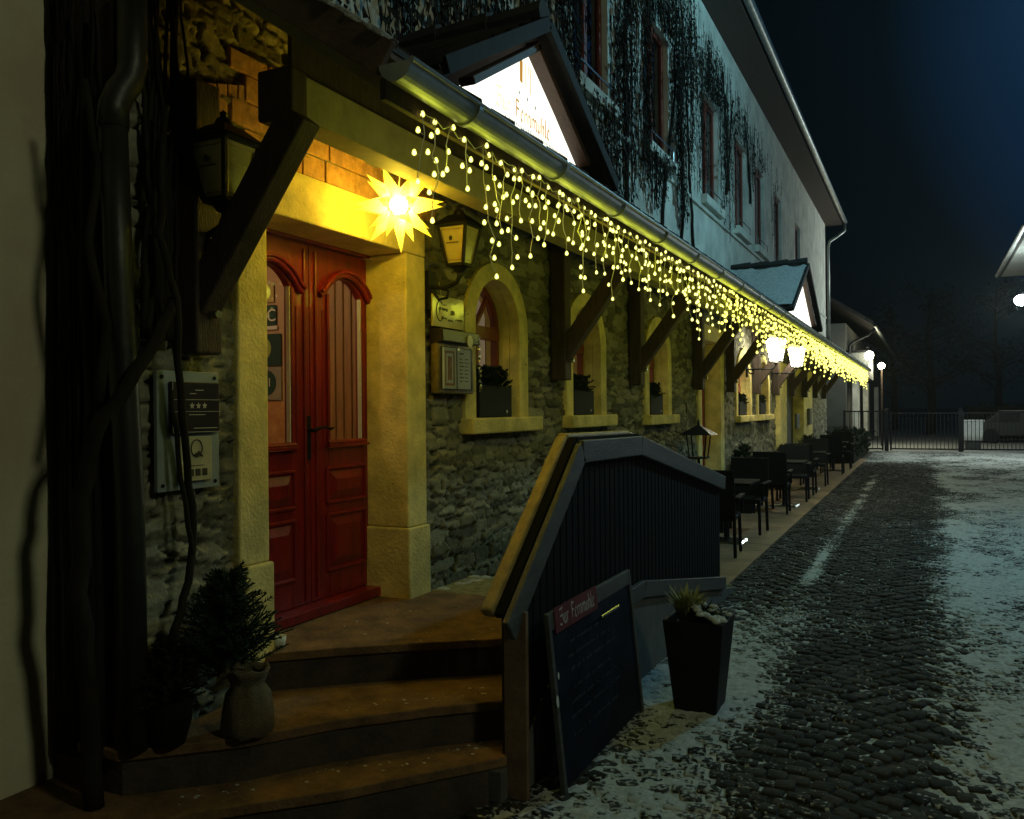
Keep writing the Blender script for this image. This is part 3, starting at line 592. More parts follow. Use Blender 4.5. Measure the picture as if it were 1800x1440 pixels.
dd = MB(); dd.prism([(-4.13+0.088*math.cos(k*math.pi/12), 1.86+0.088*math.sin(k*math.pi/12)) for k in range(24)], 'y', yp-0.009, yp-0.0065); dd.build('notice_disc', M['green'], hl)
plain_text('2.1', (-4.13, yp-0.011, 1.86), 0.085, (1,0,0), (0,0,1), 'notice_lettering', M['white'], hl)
poster('photo_poster', -4.38, -3.97, 1.20, 1.73, M['skypanel'])
poster('dado_rail', -4.5, -3.80, 1.10, 1.18, M['inwood'], 0.01); poster('notice', -4.14, -3.98, 0.86, 1.08, M['ypaper'])

# ---- second and third doorways further along
def side_door(D, lbl):
    a, c, s, tp = D
    f = MB(); f.box(XW-0.30, XW+0.03, a-0.20, a, s, tp).box(XW-0.30, XW+0.03, c, c+0.24, s, tp).box(XW-0.30, XW+0.032, a-0.20, c+0.24, tp+.002, tp+0.22)
    o = f.build('door_surround', M['yellow'], inn, 0.008)
    d = MB(); d.box(XW-0.32, XW-0.25, a-0.01, c+0.01, s, tp); d2 = d.build('side_door', M['red'], o)
    return o
side_door(DOOR2, '')
dd = MB(); dd.box(XW-0.248, XW-0.21, DOOR2[0], DOOR2[0]+0.10, 0.02, 2.6).box(XW-0.248, XW-0.21, DOOR2[1]-0.10, DOOR2[1], 0.02, 2.6).box(XW-0.247, XW-0.212, DOOR2[0]+.1, DOOR2[1]-.1, 1.0, 1.1)
dd.build('door_frame', M['red'], inn, 0.004)
dd = MB(); dd.box(XW-0.246, XW-0.24, 11.85, 12.85, 1.10, 2.5); dd.build('door_light', M['curtain'], inn)
f = MB(); f.box(XW-0.28, XW+0.10, 18.35, 19.3, 0.02, 2.60).box(XW-0.28, XW+0.05, 22.6, 24.4, 0.02, 2.60).box(XW-0.28, XW+0.03, 19.3, 22.6, 2.40, 2.60); f.build('yellow_pilaster', M['yellow'], inn, 0.01)
f = MB(); f.box(XW-0.30, XW-0.22, 19.3, 22.6, 0.02, 2.40); f.build('passage_boards', M['conc'], inn)
MB().box(XW+0.03, XW+0.09, 21.0, 21.45, 1.15, 1.50).build('meter_box', M['shutter'], inn, 0.006); MB().box(XW+0.06, XW+0.13, 23.2, 23.6, 1.2, 1.62).build('meter_box', M['shutter'], inn, 0.006)

# ---- pent roof over the doors
ZG, SL = 2.755, 0.69
def rz(x, off=0.0): return ZG + SL*(-1.52-x) + off
cano = MB(); cano.prism([(-1.59, rz(-1.59, 0.03)), (-2.80, rz(-2.80, 0.03)), (-2.80, rz(-2.80, 0.055)), (-1.59, rz(-1.59, 0.055))], 'y', 2.38, 28.60)
ca = cano.build('pent_roof', M['swood'], inn)
ti = MB(); ti.prism([(-1.585, rz(-1.585, 0.057)), (-2.80, rz(-2.80, 0.057)), (-2.80, rz(-2.80, 0.080)), (-1.585, rz(-1.585, 0.080))], 'y', 2.35, 28.60)
k = 0
while 2.35+k*0.30 < 28.5:
    y = 2.35+k*0.30; ti.tube([(-1.58, y+0.04, rz(-1.58, 0.080)), (-2.80, y+0.04, rz(-2.80, 0.080))], 0.018, 6); k += 1
ti.build('tiles', M['tile'], ca)
ra = MB(); y = 2.59
while y < 28.5:
    ra.beam((-1.66, y, rz(-1.66, -0.035)), (-2.79, y, rz(-2.79, -0.035)), 0.075, 0.12, (0, 1, 0)); y += 0.645
ra.build('rafters', M['pwood'], ca, 0.003)
pu = MB(); pu.box(-2.33, -2.19, 2.66, 28.5, 2.815, 2.985); pu.build('purlin', M['pwood'], ca, 0.006)
sfb = MB(); sfb.box(-2.300, -2.278, 2.70, 28.5, 2.986, 3.255); sfb.build('soffit_board', M['dwood'], ca, 0.003)
fa = MB(); fa.box(-1.635, -1.612, 2.38, 28.58, ZG-0.055, ZG+0.02); fa.build('fascia_board', M['swood'], ca, 0.003)
vb = MB(); vb.beam((-1.59, 2.352, rz(-1.59, 0.015)), (-2.80, 2.352, rz(-2.80, 0.015)), 0.025, 0.12, (0, 1, 0)); vb.build('verge_board', M['swood'], ca, 0.003)
sv = MB(); rr = random.Random(9)
for k in range(26):
    x = -1.59-k*0.05; h_ = 0.012+0.016*rr.random(); sv.beam((x, 2.37+0.02*rr.random(), rz(x, 0.092)), (x-0.055, 2.37+0.02*rr.random(), rz(x-0.055, 0.092)), 0.07+0.04*rr.random(), h_, (0, 1, 0))
sv.build('snow_edge', M['snow'], ca, 0.004)
gt = trough(-1.545, 2.795, 0.062, 2.34, 28.75, 14); n0 = len(gt.v)
cap = [(-1.545+0.062*math.cos(math.pi+math.pi*k/14), 2.795+0.062*math.sin(math.pi+math.pi*k/14)) for k in range(15)]
gt.prism(cap, 'y', 2.336, 2.341); gt.tube([(-1.483, 2.34, 2.797), (-1.483, 28.75, 2.797)], 0.010, 8)
gu = gt.build('gutter', M['zinc'], inn, smooth=False)
y = 2.80
while y < 28.5:
    br = MB(); br.ring([(-1.545+0.0635*math.cos(math.pi+math.pi*k/12), 2.795+0.0635*math.sin(math.pi+math.pi*k/12)) for k in range(13)],
            [(-1.545+0.069*math.cos(math.pi+math.pi*k/12), 2.795+0.069*math.sin(math.pi+math.pi*k/12)) for k in range(13)], 'y', y, y+0.028); br.build('gutter_bracket', M['zinc'], gu); y += 0.86

# timber braces carrying the purlin
def brace(y):
    o = MB(); o.box(XW+0.02, XW+0.15, y-0.07, y+0.07, 1.90, 3.02)
    ob = o.build('roof_brace', M['dwood'], inn, 0.010)
    s = MB(); s.beam((XW+0.09, y, 2.09), (-2.165, y, 2.81), 0.108, 0.138, (0, 1, 0)); s.build('strut', M['dwood'], ob, 0.010)
    hb = MB(); hb.box(-2.343, -2.172, y-0.050, y+0.050, 2.79, 2.992); hb.build('head_block', M['dwood'], ob, 0.012)
    bo = MB(); bo.prism([(y+0.017*math.cos(k*math.pi/6), 2.06+0.017*math.sin(k*math.pi/6)) for k in range(12)], 'x', XW+0.15, XW+0.20); bo.build('bolt', M['steel'], ob)
    return ob
for y in (2.62, 6.55, 8.62, 11.35, 13.45, 15.7, 17.9, 20.2, 22.5, 24.8, 27.1): brace(y)

# ---- dormers on the pent roof
def dormer(yc, hw, xf, apex, zb, iw, ia, ib, snowy):
    o_ = MB(); th = 0.05
    def xv(z): return max(XW, -1.52-(z-0.05-ZG)/SL)          # where the slope dies into the pent roof
    xr, xe = xv(apex), min(xv(zb), xf+0.02)
    for sgn in (-1, 1):
        o_.add([(xf+0.10, yc, apex), (xf+0.10, yc+sgn*hw, zb), (xe, yc+sgn*hw, zb), (xr, yc, apex), (xf+0.10, yc, apex+th), (xf+0.10, yc+sgn*(hw+0.05), zb+0.03), (xe, yc+sgn*(hw+0.05), zb+0.03), (xr, yc, apex+th)],
            [(0,1,2,3),(4,7,6,5),(0,4,5,1),(1,5,6,2),(3,2,6,7),(0,3,7,4)])
    d = o_.build('dormer', M['tile'], inn)
    # barge boards and inner frame
    bb = MB()
    for sgn in (-1, 1):
        bb.beam((xf+0.115, yc, apex+0.024), (xf+0.115, yc+sgn*(hw+0.03), zb+0.032), 0.03, 0.066, (1, 0, 0))
    bb.build('barge_board', M['barge'], d, 0.003)
    fb = MB(); 
    for sgn in (-1, 1): fb.beam((xf+0.04, yc+sgn*-0.02, ia+0.022), (xf+0.04, yc+sgn*(iw+0.04), ib+0.012), 0.07, 0.035, (1, 0, 0))
    fb.build('inner_frame', M['dframe'], d, 0.004)
    pl = MB(); pl.prism([(yc-iw-0.03, ib-0.08), (yc+iw+0.03, ib-0.08), (yc+iw+0.03, ib), (yc, ia+0.02), (yc-iw-0.03, ib)], 'x', xf-0.02, xf); sp_ = pl.build('light_panel', M['sign'], d)
    rd = MB()
    k_ = 0; x = xf+0.10
    while x > xr+0.1: rd.tube([(x, yc, apex+th+0.02), (x-0.30, yc, apex+th+0.012)], [0.07, 0.055], 8); x -= 0.28
    rd.build('ridge_tiles', M['tile'], d)
    tl = MB()
    for sgn in ((-1, 1)):
        nr = 7
        for q in range(nr):
            f0 = 0.06+q/nr*0.94; f1 = min(1.0, f0+1/nr)
            def P(f, x_, up_): return (x_, yc+sgn*(hw+0.05)*f, (apex+th)*(1-f)+(zb+0.03)*f+up_)
            z0_, z1_ = apex*(1-f0)+zb*f0, apex*(1-f1)+zb*f1; xb0, xb1 = xv(z0_+th), min(xv(z1_+th*0.6), xf+0.05)
            tl.add([P(f0, xf+0.12, 0.012), P(f1, xf+0.12, 0.030), P(f1, xb1, 0.030), P(f0, xb0, 0.012), P(f1, xf+0.12, 0.004), P(f1, xb1, 0.004)], [(0,1,2,3),(1,4,5,2)])
    tl.build('tiles', M['tile'], d)
    if snowy:
        n = 26; vs = []; fs = []
        for i in range(n+1):
            for j in range(n+1):
                f = 0.10+0.9*j/n; xq = min(xf, xv(apex*(1-f)+zb*f+th)); x_ = xf+0.11-(xf+0.11-xq)*i/n
                vs.append((x_, yc-(hw+0.05)*f, (apex+th)*(1-f)+(zb+0.03)*f + 0.022 + 0.045*float(sstep(0.36, 0.62, np.array(fbm(x_*4, f*5+i*0.0, 77, 3)*0.9 + 0.5*min(1, max(0, f*2.2)))))))
        for i in range(n):
            for j in range(n): a = i*(n+1)+j; fs.append((a, a+1, a+n+2, a+n+1))
        s_ = MB(); s_.add(vs, fs); s_.build('snow_cover', M['snow'], d, smooth=True)
    return d, sp_, iw, ia, ib
d1, sp1, iw, ia, ib = dormer(3.65, 0.93, -1.68, 3.43, 2.885, 0.615, 3.345, 2.962, False)
xf = -1.6785
nrm = (1, 0, 0)
# cutlery emblem
em = MB(); em.add([(xf, 3.578, 3.185), (xf, 3.608, 3.178), (xf, 3.612, 3.283), (xf, 3.578, 3.318)], [(0,1,2,3)])
em.add([(xf+0.0006, 3.640, 3.172), (xf+0.0006, 3.648, 3.170), (xf+0.0006, 3.648, 3.285), (xf+0.0006, 3.640, 3.287)], [(0,1,2,3)])
em.add([(xf, 3.692, 3.158), (xf, 3.700, 3.156), (xf, 3.700, 3.245), (xf, 3.692, 3.247)], [(0,1,2,3)])
for u in (3.677, 3.696, 3.715): em.add([(xf+0.0005, u-0.0038, 3.238), (xf+0.0005, u+0.0038, 3.238), (xf+0.0005, u+0.0038, 3.285), (xf+0.0005, u-0.0038, 3.285)], [(0,1,2,3)])
em.build('cutlery_emblem', M['signtxt'], d1)
dt = MB()
for (u, v) in ((3.57, 3.128), (3.66, 3.124), (3.75, 3.112)): dt.add([(xf, u+0.009*math.cos(k*math.pi/4), v+0.011*math.sin(k*math.pi/4)) for k in range(8)], [tuple(range(8))])
dt.build('sign_dots', M['signgrey'], d1)
ltr = {}
for txt, u0, wd_, mt in (('Zur', 3.325, 0.15, 'signpale'), ('FernmUhle', 3.515, 0.41, 'signtxt')):
    b1, w_ = blackletter(txt, (xf, u0, 3.0), (0,1,0), (0,0,1), 0.085, nrm, 0.075, 1.0)
    for i_, v_ in enumerate(b1.v): b1.v[i_] = (v_[0], u0+(v_[1]-u0)*wd_/w_, 3.0+(v_[2]-3.0)*1.05)
    b1.build('sign_lettering', M[mt], d1)
sm = MB(); rr = random.Random(2); u = 3.42
while u < 4.15:
    if rr.random() > 0.14: sm.add([(xf, u, 2.965), (xf, u+0.010, 2.965), (xf, u+0.010, 2.975+0.014*rr.random()), (xf, u, 2.975+0.014*rr.random())], [(0,1,2,3)])
    u += 0.019
sm.build('small_sign_lettering', M['signgrey'], d1)
lamp('sign_light', (-1.50, 3.65, 3.08), 0.25, (1, 0.97, 0.8), 0.15, inn)
d2, sp2, iw2, ia2, ib2 = dormer(13.55, 1.75, -1.68, 3.78, 2.93, 1.28, 3.62, 2.99, True)

# ================================================================== CREEPER on the upper wall
def creeper():
    rng = np.random.RandomState(5); V = []; F = []; tw = MB()
    def bit(x, y, z, s, ang):
        ca_, sa = math.cos(ang), math.sin(ang); o = len(V)
        w_, l_ = s*0.42, s
        V.extend([(x, y, z), (x+0.02*rng.rand(), y+w_*ca_-0.5*l_*sa*0.3, z-l_*0.45+w_*sa), (x+0.03*rng.rand(), y+l_*0.15*sa, z-l_), (x+0.01, y-w_*ca_, z-l_*0.5)])
        F.append((o, o+1, o+2, o+3))
    def blocked(y, z):
        for (a, c) in UW:
            if a+0.03 < y < c-0.03 and ZB-0.02 < z < ZT-0.05*rng.rand(): return True
        return z < rzw + (0.55*max(0, min(1, (y-8.6)/1.0)) + 0.30*math.sin(y*5.1)*(y > 8.6))
    rzw = 3.72
    for s in range(1120):
        y = 3.0 + 16.5*rng.rand()**1.0
        ph = float(vn(np.array(y*1.1), np.array(0.3), 61))
        if y < 10.8: top = 7.35; p = 1.0; ln = 0.5+3.4*rng.rand()**1.4*(0.5+ph)
        elif y < 13.2: top = 7.25-(y-10.8)*0.10; p = 0.75; ln = 0.4+1.7*rng.rand()
        else: top = 7.0-(y-13.2)*0.06; p = max(0.02, 0.55-(y-13.2)*0.09); ln = 0.3+1.5*rng.rand()*ph*1.6
        if rng.rand() > p: continue
        z = top - (2.2*rng.rand()**1.2 if y < 10.8 else 0.9*rng.rand()); x = XW+0.02+0.10*rng.rand(); st = 0.030+0.02*rng.rand(); zz = z; yy = y
        dens = 0.72 if y < 13 else 0.5; path = [(x, yy, zz)]
        while zz > z-ln:
            yy += rng.normal(0, 0.012)
            if not blocked(yy, zz) and rng.rand() < dens: bit(x+rng.normal(0, 0.012), yy+rng.normal(0, 0.018), zz, 0.035+0.05*rng.rand(), rng.normal(0, 0.8))
            zz -= st*(0.7+0.6*rng.rand())
            if blocked(yy, zz):
                if len(path) > 3: tw.tube(path[::2], 0.0035, 3, False)
                path = []
            else: path.append((x+rng.normal(0, 0.004), yy, zz))
        if len(path) > 3: tw.tube(path[::2], 0.0035, 3, False)
    # thick stems
    sm = MB()
    for (y0, z0, n_, dy, dz) in ((9.8, 3.75, 26, 0.02, 0.12), (11.4, 3.75, 24, -0.03, 0.12), (10.7, 3.75, 22, 0.01, 0.13), (13.7, 5.1, 16, -0.02, 0.12), (8.5, 3.75, 26, 0.01, 0.12), (12.9+0.6, 5.0, 15, 0.05, 0.12), (16.0-0.4, 5.3, 12, -0.04, 0.13)):
        pts = []; y, z = y0, z0
        for k_ in range(n_): pts.append((XW+0.02+0.01*rng.rand(), y, z)); y += dy+rng.normal(0, 0.03); z += dz
        sm.tube(pts, [0.022*(1-0.6*k_/n_) for k_ in range(n_)], 5)
    return V, F, sm, tw
V, F, sm, tw = creeper()
cr_ = empty('wall_creeper', (XW+0.05, 9, 3.7), 'dark bare creeper hanging in strands over the upper plaster wall and its windows', 'climbing plant')
m_ = MB(); m_.add(V, F); m_.build('foliage', M['leaf'], cr_); sm.build('stem', M['bark'], cr_); tw.build('twigs', M['bark'], cr_)

# ================================================================== STEPS, LANDING, RAMP
st = empty('entrance_steps', (-2.2, 3.5, 0), 'three worn stone steps fanning round to the landing under the red door', 'steps')
XR = -1.62                                     # street side of the steps
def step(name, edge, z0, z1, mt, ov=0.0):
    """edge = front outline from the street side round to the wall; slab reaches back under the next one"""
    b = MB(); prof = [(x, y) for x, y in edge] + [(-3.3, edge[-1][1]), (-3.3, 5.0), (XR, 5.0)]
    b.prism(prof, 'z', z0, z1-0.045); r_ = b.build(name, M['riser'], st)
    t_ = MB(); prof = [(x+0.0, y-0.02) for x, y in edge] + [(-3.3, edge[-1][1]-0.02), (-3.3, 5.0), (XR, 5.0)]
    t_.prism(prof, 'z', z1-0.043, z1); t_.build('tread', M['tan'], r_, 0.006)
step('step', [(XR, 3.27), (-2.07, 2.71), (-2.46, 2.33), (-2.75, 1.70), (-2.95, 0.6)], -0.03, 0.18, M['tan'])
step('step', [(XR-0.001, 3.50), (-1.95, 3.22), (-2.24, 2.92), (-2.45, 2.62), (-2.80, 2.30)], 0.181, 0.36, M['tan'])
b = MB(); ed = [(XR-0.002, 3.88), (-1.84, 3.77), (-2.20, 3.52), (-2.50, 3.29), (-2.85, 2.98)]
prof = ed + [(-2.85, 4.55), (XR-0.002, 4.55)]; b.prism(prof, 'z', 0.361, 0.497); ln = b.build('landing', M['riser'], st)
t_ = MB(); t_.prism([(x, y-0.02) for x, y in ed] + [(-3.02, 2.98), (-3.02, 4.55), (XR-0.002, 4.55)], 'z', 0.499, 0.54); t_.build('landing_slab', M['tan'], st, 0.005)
# small upright stone at the street end of the lowest step
b = MB(); b.box(-1.70, -1.615, 3.20, 3.262, 0.0, 0.135); b.build('edge_stone', M['conc'], st, 0.005)
rp_ = MB(); pr = [(4.552, 0.538), (5.02, 0.538), (8.0, 0.022), (8.0, -0.03), (4.552, -0.03)]
rp_.prism(pr, 'x', -2.77, XR-0.003); ra_ = rp_.build('ramp', M['mossy'], st)
rp_ = MB(); rp_.prism([(3.30, 0.16), (3.52, 0.34), (3.90, 0.50), (5.02, 0.50), (7.98, 0.0), (3.30, 0.0)], 'x', XR, XR+0.05); rp_.build('ramp_side_wall', M['conc'], st)
# thin snow drifted on steps and along the wall foot
n = 46; vs = []; fs = []
sb = MB(); rr = random.Random(11)
def flake(cx, cy, z, r):
    n_ = 9; pts = [(cx + r*rr.uniform(0.5, 1.2)*math.cos(2*math.pi*k/n_), cy + r*rr.uniform(0.4, 1.0)*math.sin(2*math.pi*k/n_), z+0.001) for k in range(n_)]
    o = [(cx, cy, z+0.002+r*0.25)] + pts; sb.add(o, [(0, 1+k, 1+(k+1) % n_) for k in range(n_)])
for k in range(120):
    z = rr.choice((0.54, 0.54, 0.36, 0.18, 0.18))
    if z == 0.54: x = rr.uniform(-2.75, -1.68); y = rr.uniform(3.9+(-1.62-x)*-0.7, 4.5)
    elif z == 0.36: x = rr.uniform(-2.3, -1.7); y = 3.55+(x+1.66)*0.95+rr.uniform(0.02, 0.20)
    else: x = rr.uniform(-2.6, -1.7); y = 3.30+(x+1.62)*1.08+rr.uniform(0.03, 0.24)
    flake(x, y, z, rr.choice((0.004, 0.005, 0.007, 0.011)))
for k in range(90):
    y = 4.56+rr.random()**0.8*3.2; zr = 0.54 if y < 5.02 else 0.54-(y-5.02)*0.1732
    flake(-2.74+0.16*rr.random()**2, y, zr, rr.uniform(0.02, 0.06))
so = sb.build('snow', M['snow'], None, smooth=True); tag(so, 'scattered snow crumbs on the steps and along the foot of the wall', 'snow', kind='stuff')

# ================================================================== STAIR RAILING
XA = -1.60
rl = empty('stair_railing', (XA, 4.0, 0), 'wooden railing with slatted sides and bent handrail along the steps and ramp', 'railing')
RP = [(3.16, 0.77), (4.0, 1.475), (4.99, 1.465), (7.36, 1.045)]
def rail_z(y):
    for (a, za), (b_, zb_) in zip(RP, RP[1:]):
        if y <= b_: return za + (zb_-za)*(y-a)/(b_-a)
    return RP[-1][1]
def floor_z(y): return 0.02 if y < 3.3 else (0.10+(y-3.3)*0.75 if y < 3.9 else (0.58 if y < 5.02 else 0.58-(y-5.02)*0.1732))
hr_ = MB()
for (a, za), (b_, zb_) in zip(RP, RP[1:]): hr_.beam((XA-0.055, a, za+0.035), (XA-0.055, b_, zb_+0.035), 0.062, 0.052, (1, 0, 0))
hr_.build('handrail', M['railin'], rl, 0.014)
hr_ = MB()
for (a, za), (b_, zb_) in zip(RP, RP[1:]): hr_.beam((XA+0.045, a, za-0.03), (XA+0.045, b_, zb_-0.03), 0.030, 0.115, (1, 0, 0))
hr_.build('outer_rail_board', M['railwood'], rl, 0.006)
hr_ = MB()
for (a, za), (b_, zb_) in zip(RP, RP[1:]): hr_.beam((XA-0.002, a+0.01, za+0.028), (XA-0.002, b_, zb_+0.028), 0.046, 0.028, (1, 0, 0))
hr_.build('rail_core', M['slat'], rl, 0.003)
br_ = MB(); LP = [(3.95, 0.56), (5.02, 0.56), (7.34, 0.165)]
for (a, za), (b_, zb_) in zip(LP, LP[1:]): br_.beam((XA+0.045, a, za), (XA+0.045, b_, zb_), 0.032, 0.10, (1, 0, 0))
br_.build('bottom_rail', M['railwood'], rl, 0.005)
sl = MB(); y = 3.30
while y < 7.30:
    zt = rail_z(y)-0.02; zb_ = 0.03 if y < 3.95 else floor_z(y)-0.03
    if zt-zb_ > 0.1: sl.box(XA+0.004, XA+0.022, y, y+0.068, zb_, zt)
    y += 0.080
sl.build('slats', M['slat'], rl, 0.003)
for (y, z0) in ((3.315, 0.0), (4.02, 0.40), (5.03, 0.40), (7.32, 0.0)):
    p = MB(); p.box(XA-0.045, XA+0.0025, y-0.045, y+0.045, z0, rail_z(y)-0.005); p.build('post', M['dwood'], rl, 0.004)
ep = MB(); ep.box(XA-0.03, XA+0.075, 3.262, 3.29, 0.0, 0.80); ep.build('end_board', M['terracotta'], rl, 0.003)

# ================================================================== THINGS BY THE STEPS
# chalk board leaning on the railing
cb = empty('chalkboard', (-1.45, 3.9, 0), 'blue black chalkboard with a red name banner leaning on the railing', 'menu board')
def onb(y, z, lift=0.0): return Vector((-1.405-0.10*z+lift, y, z))
def bquad(y0, y1, z0, z1, lift, th=0.012):
    a = [onb(y0, z0, lift), onb(y1, z0, lift), onb(y1, z1, lift), onb(y0, z1, lift)]; c = [v-Vector((th, 0, 0)) for v in a]
    return a+c, [(0,1,2,3),(7,6,5,4),(0,4,5,1),(1,5,6,2),(2,6,7,3),(3,7,4,0)]
MB().add(*bquad(3.40, 4.50, 0.02, 0.76, 0)).build('board', M['chalk'], cb, 0.002)
fr_ = MB(); fr_.add(*bquad(3.38, 3.41, 0.0, 0.77, 0.008, 0.024)); fr_.add(*bquad(4.49, 4.52, 0.0, 0.77, 0.008, 0.024)); fr_.add(*bquad(3.41, 4.49, 0.695, 0.77, 0.007, 0.022)); fr_.build('frame', M['railwood'], cb, 0.003)
MB().add(*bquad(3.44, 3.97, 0.675, 0.785, 0.013, 0.004)).build('banner', M['redban'], cb)
b1, wd = blackletter('Zur FernmUhle', (0, 0, 0), (0,1,0), (0,0,1), 1.0, (1,0,0), 0.055)
sc_ = 0.44/wd
b1, wd = blackletter('Zur FernmUhle', onb(3.485, 0.70, 0.014), (0,1,0), (-0.10,0,0.995), sc_, (1,0,0), 0.055); b1.build('banner_lettering', M['silver'], cb)
ck = MB(); rg = random.Random(15)
for r_, z in enumerate((0.60, 0.54, 0.48, 0.40, 0.34, 0.28, 0.20)):
    y = 3.50+rg.uniform(0, 0.08)
    while y < 4.30-rg.uniform(0, 0.25):
        p = onb(y, z, 0.013); ck.add([p, p+Vector((0, 0.014, 0.004)), p+Vector((0, 0.016, 0.018*rg.uniform(0.4, 1.2))), p+Vector((0, 0.004, 0.014))], [(0,1,2,3)]); y += rg.choice((0.022, 0.026, 0.05))
ck.build('chalk_marks', M['chalkmark'], cb)
MB().tube([onb(3.98, 0.63, 0.02), onb(4.25, 0.63, 0.02)], 0.007, 8).build('pen_tray', M['steel'], cb)
wl = MB()
for (y, z, r) in ((3.42, 0.50, 0.012), (3.385, 0.40, 0.020)): wl.add([onb(y+r*math.cos(k*math.pi/4)*0.7, z+r*1.4*math.sin(k*math.pi/4), 0.012) for k in range(8)], [tuple(range(8))])
wl.build('sticker', M['white'], cb)

def tuft(b, cx, cy, z, n, h, spread, w=0.006, seed=0, droop=0.3):
    rg = random.Random(seed)
    for k in range(n):
        a = rg.uniform(0, 2*math.pi); l = h*rg.uniform(0.6, 1.1); s_ = spread*rg.random()**0.6; bx, by = cx+0.4*s_*math.cos(a), cy+0.4*s_*math.sin(a)
        p0 = Vector((bx, by, z)); p1 = Vector((cx+s_*0.8*math.cos(a), cy+s_*0.8*math.sin(a), z+l*0.6)); p2 = Vector((cx+s_*1.3*math.cos(a), cy+s_*1.3*math.sin(a), z+l*(1-droop*rg.random())))
        t = Vector((-math.sin(a), math.cos(a), 0))*w
        b.add([p0-t, p0+t, p1+t, p1-t, p2], [(0,1,2,3),(3,2,4)])
def sprig(b, p, d, l, rg, needle=0.03, n=14, w=0.004):
    """conifer twig: needles along a line"""
    d = Vector(d).normalized(); sd = d.cross(Vector((rg.uniform(-1,1), rg.uniform(-1,1), 1))).normalized(); s2 = d.cross(sd); p = Vector(p)
    b.beam(p, p+d*l, 0.004, 0.004, sd)
    for k in range(n):
        c = p+d*l*k/n
        for q in range(3):
            a = rg.uniform(0, 6.28); nd = (sd*math.cos(a)+s2*math.sin(a)+d*0.7).normalized(); t = nd.cross(d).normalized()*w
            b.add([c-t, c+t, c+nd*needle*(1.1-0.6*k/n)], [(0,1,2)])
def conifer(b, c, r, h, seed, n=60, needle=0.032):
    rg = random.Random(seed)
    for k in range(n):
        a = rg.uniform(0, 6.28); f = rg.random(); z = c[2]+h*f*0.75; rr_ = r*(1-0.75*f)
        d = (math.cos(a), math.sin(a), rg.uniform(0.1, 1.1)); sprig(b, (c[0]+0.15*rr_*math.cos(a), c[1]+0.15*rr_*math.sin(a), z), d, rr_*rg.uniform(0.7, 1.15), rg, needle)

pl = empty('tall_planter', (-1.14, 4.72, 0), 'tall tapered black planter with snow dusted pale heather beside the chalkboard', 'planter')
b = MB(); c0, c1 = 0.115, 0.165
def taper(b, cx, cy, z0, z1, r0, r1, wall=0.012):
    vs = []
    for (r, z) in ((r0, z0), (r1, z1), (r1-wall, z1), (r1-wall-0.01, z1-0.05)):
        for (i, j) in ((-1,-1),(1,-1),(1,1),(-1,1)): vs.append((cx+i*r, cy+j*r, z))
    fs = [(3,2,1,0)] + [(4*q+i, 4*q+(i+1)%4, 4*q+4+(i+1)%4, 4*q+4+i) for q in range(3) for i in range(4)] + [(12,13,14,15)]
    b.add(vs, fs)
taper(b, -1.14, 4.72, 0.0, 0.50, c0, c1); b.build('pot', M['pot'], pl, 0.006)
b = MB(); tuft(b, -1.20, 4.70, 0.47, 300, 0.20, 0.11, 0.006, 3); b.build('heather', M['heather'], pl)
b = MB(); tuft(b, -1.13, 4.75, 0.46, 260, 0.13, 0.15, 0.006, 5, 0.8); b.build('foliage', M['ever'], pl)
b = MB(); rg = random.Random(6)
for k in range(26): # snow caps on the plants
    x = -1.10+rg.uniform(-0.05, 0.15); y = 4.66+rg.uniform(-0.10, 0.16); r = rg.uniform(0.014, 0.032)
    b.lathe([(0.001, 0.56+r*0.6-(x+1.14)*0.35), (r*0.7, 0.56+r*0.4-(x+1.14)*0.35), (r, 0.56-(x+1.14)*0.35), (r*0.5, 0.553-(x+1.14)*0.35)], x, y, 7)
b.build('snow_cap', M['snow'], pl, smooth=True)

# sack pot with conifer greenery on the second step
sk = empty('sack_pot', (-2.48, 2.64, 0.36), 'burlap sack pot tied at the neck with dark fir sprigs on the second step', 'planter')
def sack(b, cx, cy, z, r, h, seed):
    rg = random.Random(seed); n = 28; prof = [(0.9, 0), (1.05, 0.08), (1.0, 0.30), (0.86, 0.60), (0.62, 0.74), (0.60, 0.78), (0.74, 0.90), (0.88, 1.0), (0.80, 1.01), (0.66, 0.92)]; o = len(b.v)
    for i, (q, hh) in enumerate(prof):
        for k in range(n):
            t = 2*math.pi*k/n; f = 1+0.05*math.sin(5*t+i)+0.04*math.sin(9*t+seed)+0.02*rg.random(); b.v.append((cx+r*q*f*math.cos(t), cy+r*q*f*math.sin(t), z+h*hh+0.006*math.sin(7*t)))
    for i in range(len(prof)-1):
        for k in range(n): b.f.append((o+i*n+k, o+i*n+(k+1)%n, o+(i+1)*n+(k+1)%n, o+(i+1)*n+k))
b = MB(); sack(b, -2.48, 2.64, 0.362, 0.10, 0.26, 1); b.build('sack', M['sack'], sk, smooth=True)
b = MB(); conifer(b, (-2.60, 2.66, 0.57), 0.27, 0.56, 4, 230, 0.035); b.build('foliage', M['ever'], sk)
sk2 = empty('shrub_pot', (-2.68, 2.52, 0.36), 'dark shrub in a round pot in the corner under the sign panel', 'planter')
b = MB(); b.lathe([(0.06, 0.362), (0.085, 0.45), (0.095, 0.54), (0.08, 0.54), (0.075, 0.52), (0.0, 0.51)], -2.68, 2.42, 20); b.build('pot', M['slat'], sk2, smooth=True)
b = MB(); conifer(b, (-2.68, 2.42, 0.50), 0.18, 0.36, 14, 110, 0.03); b.build('foliage', M['leaf'], sk2)
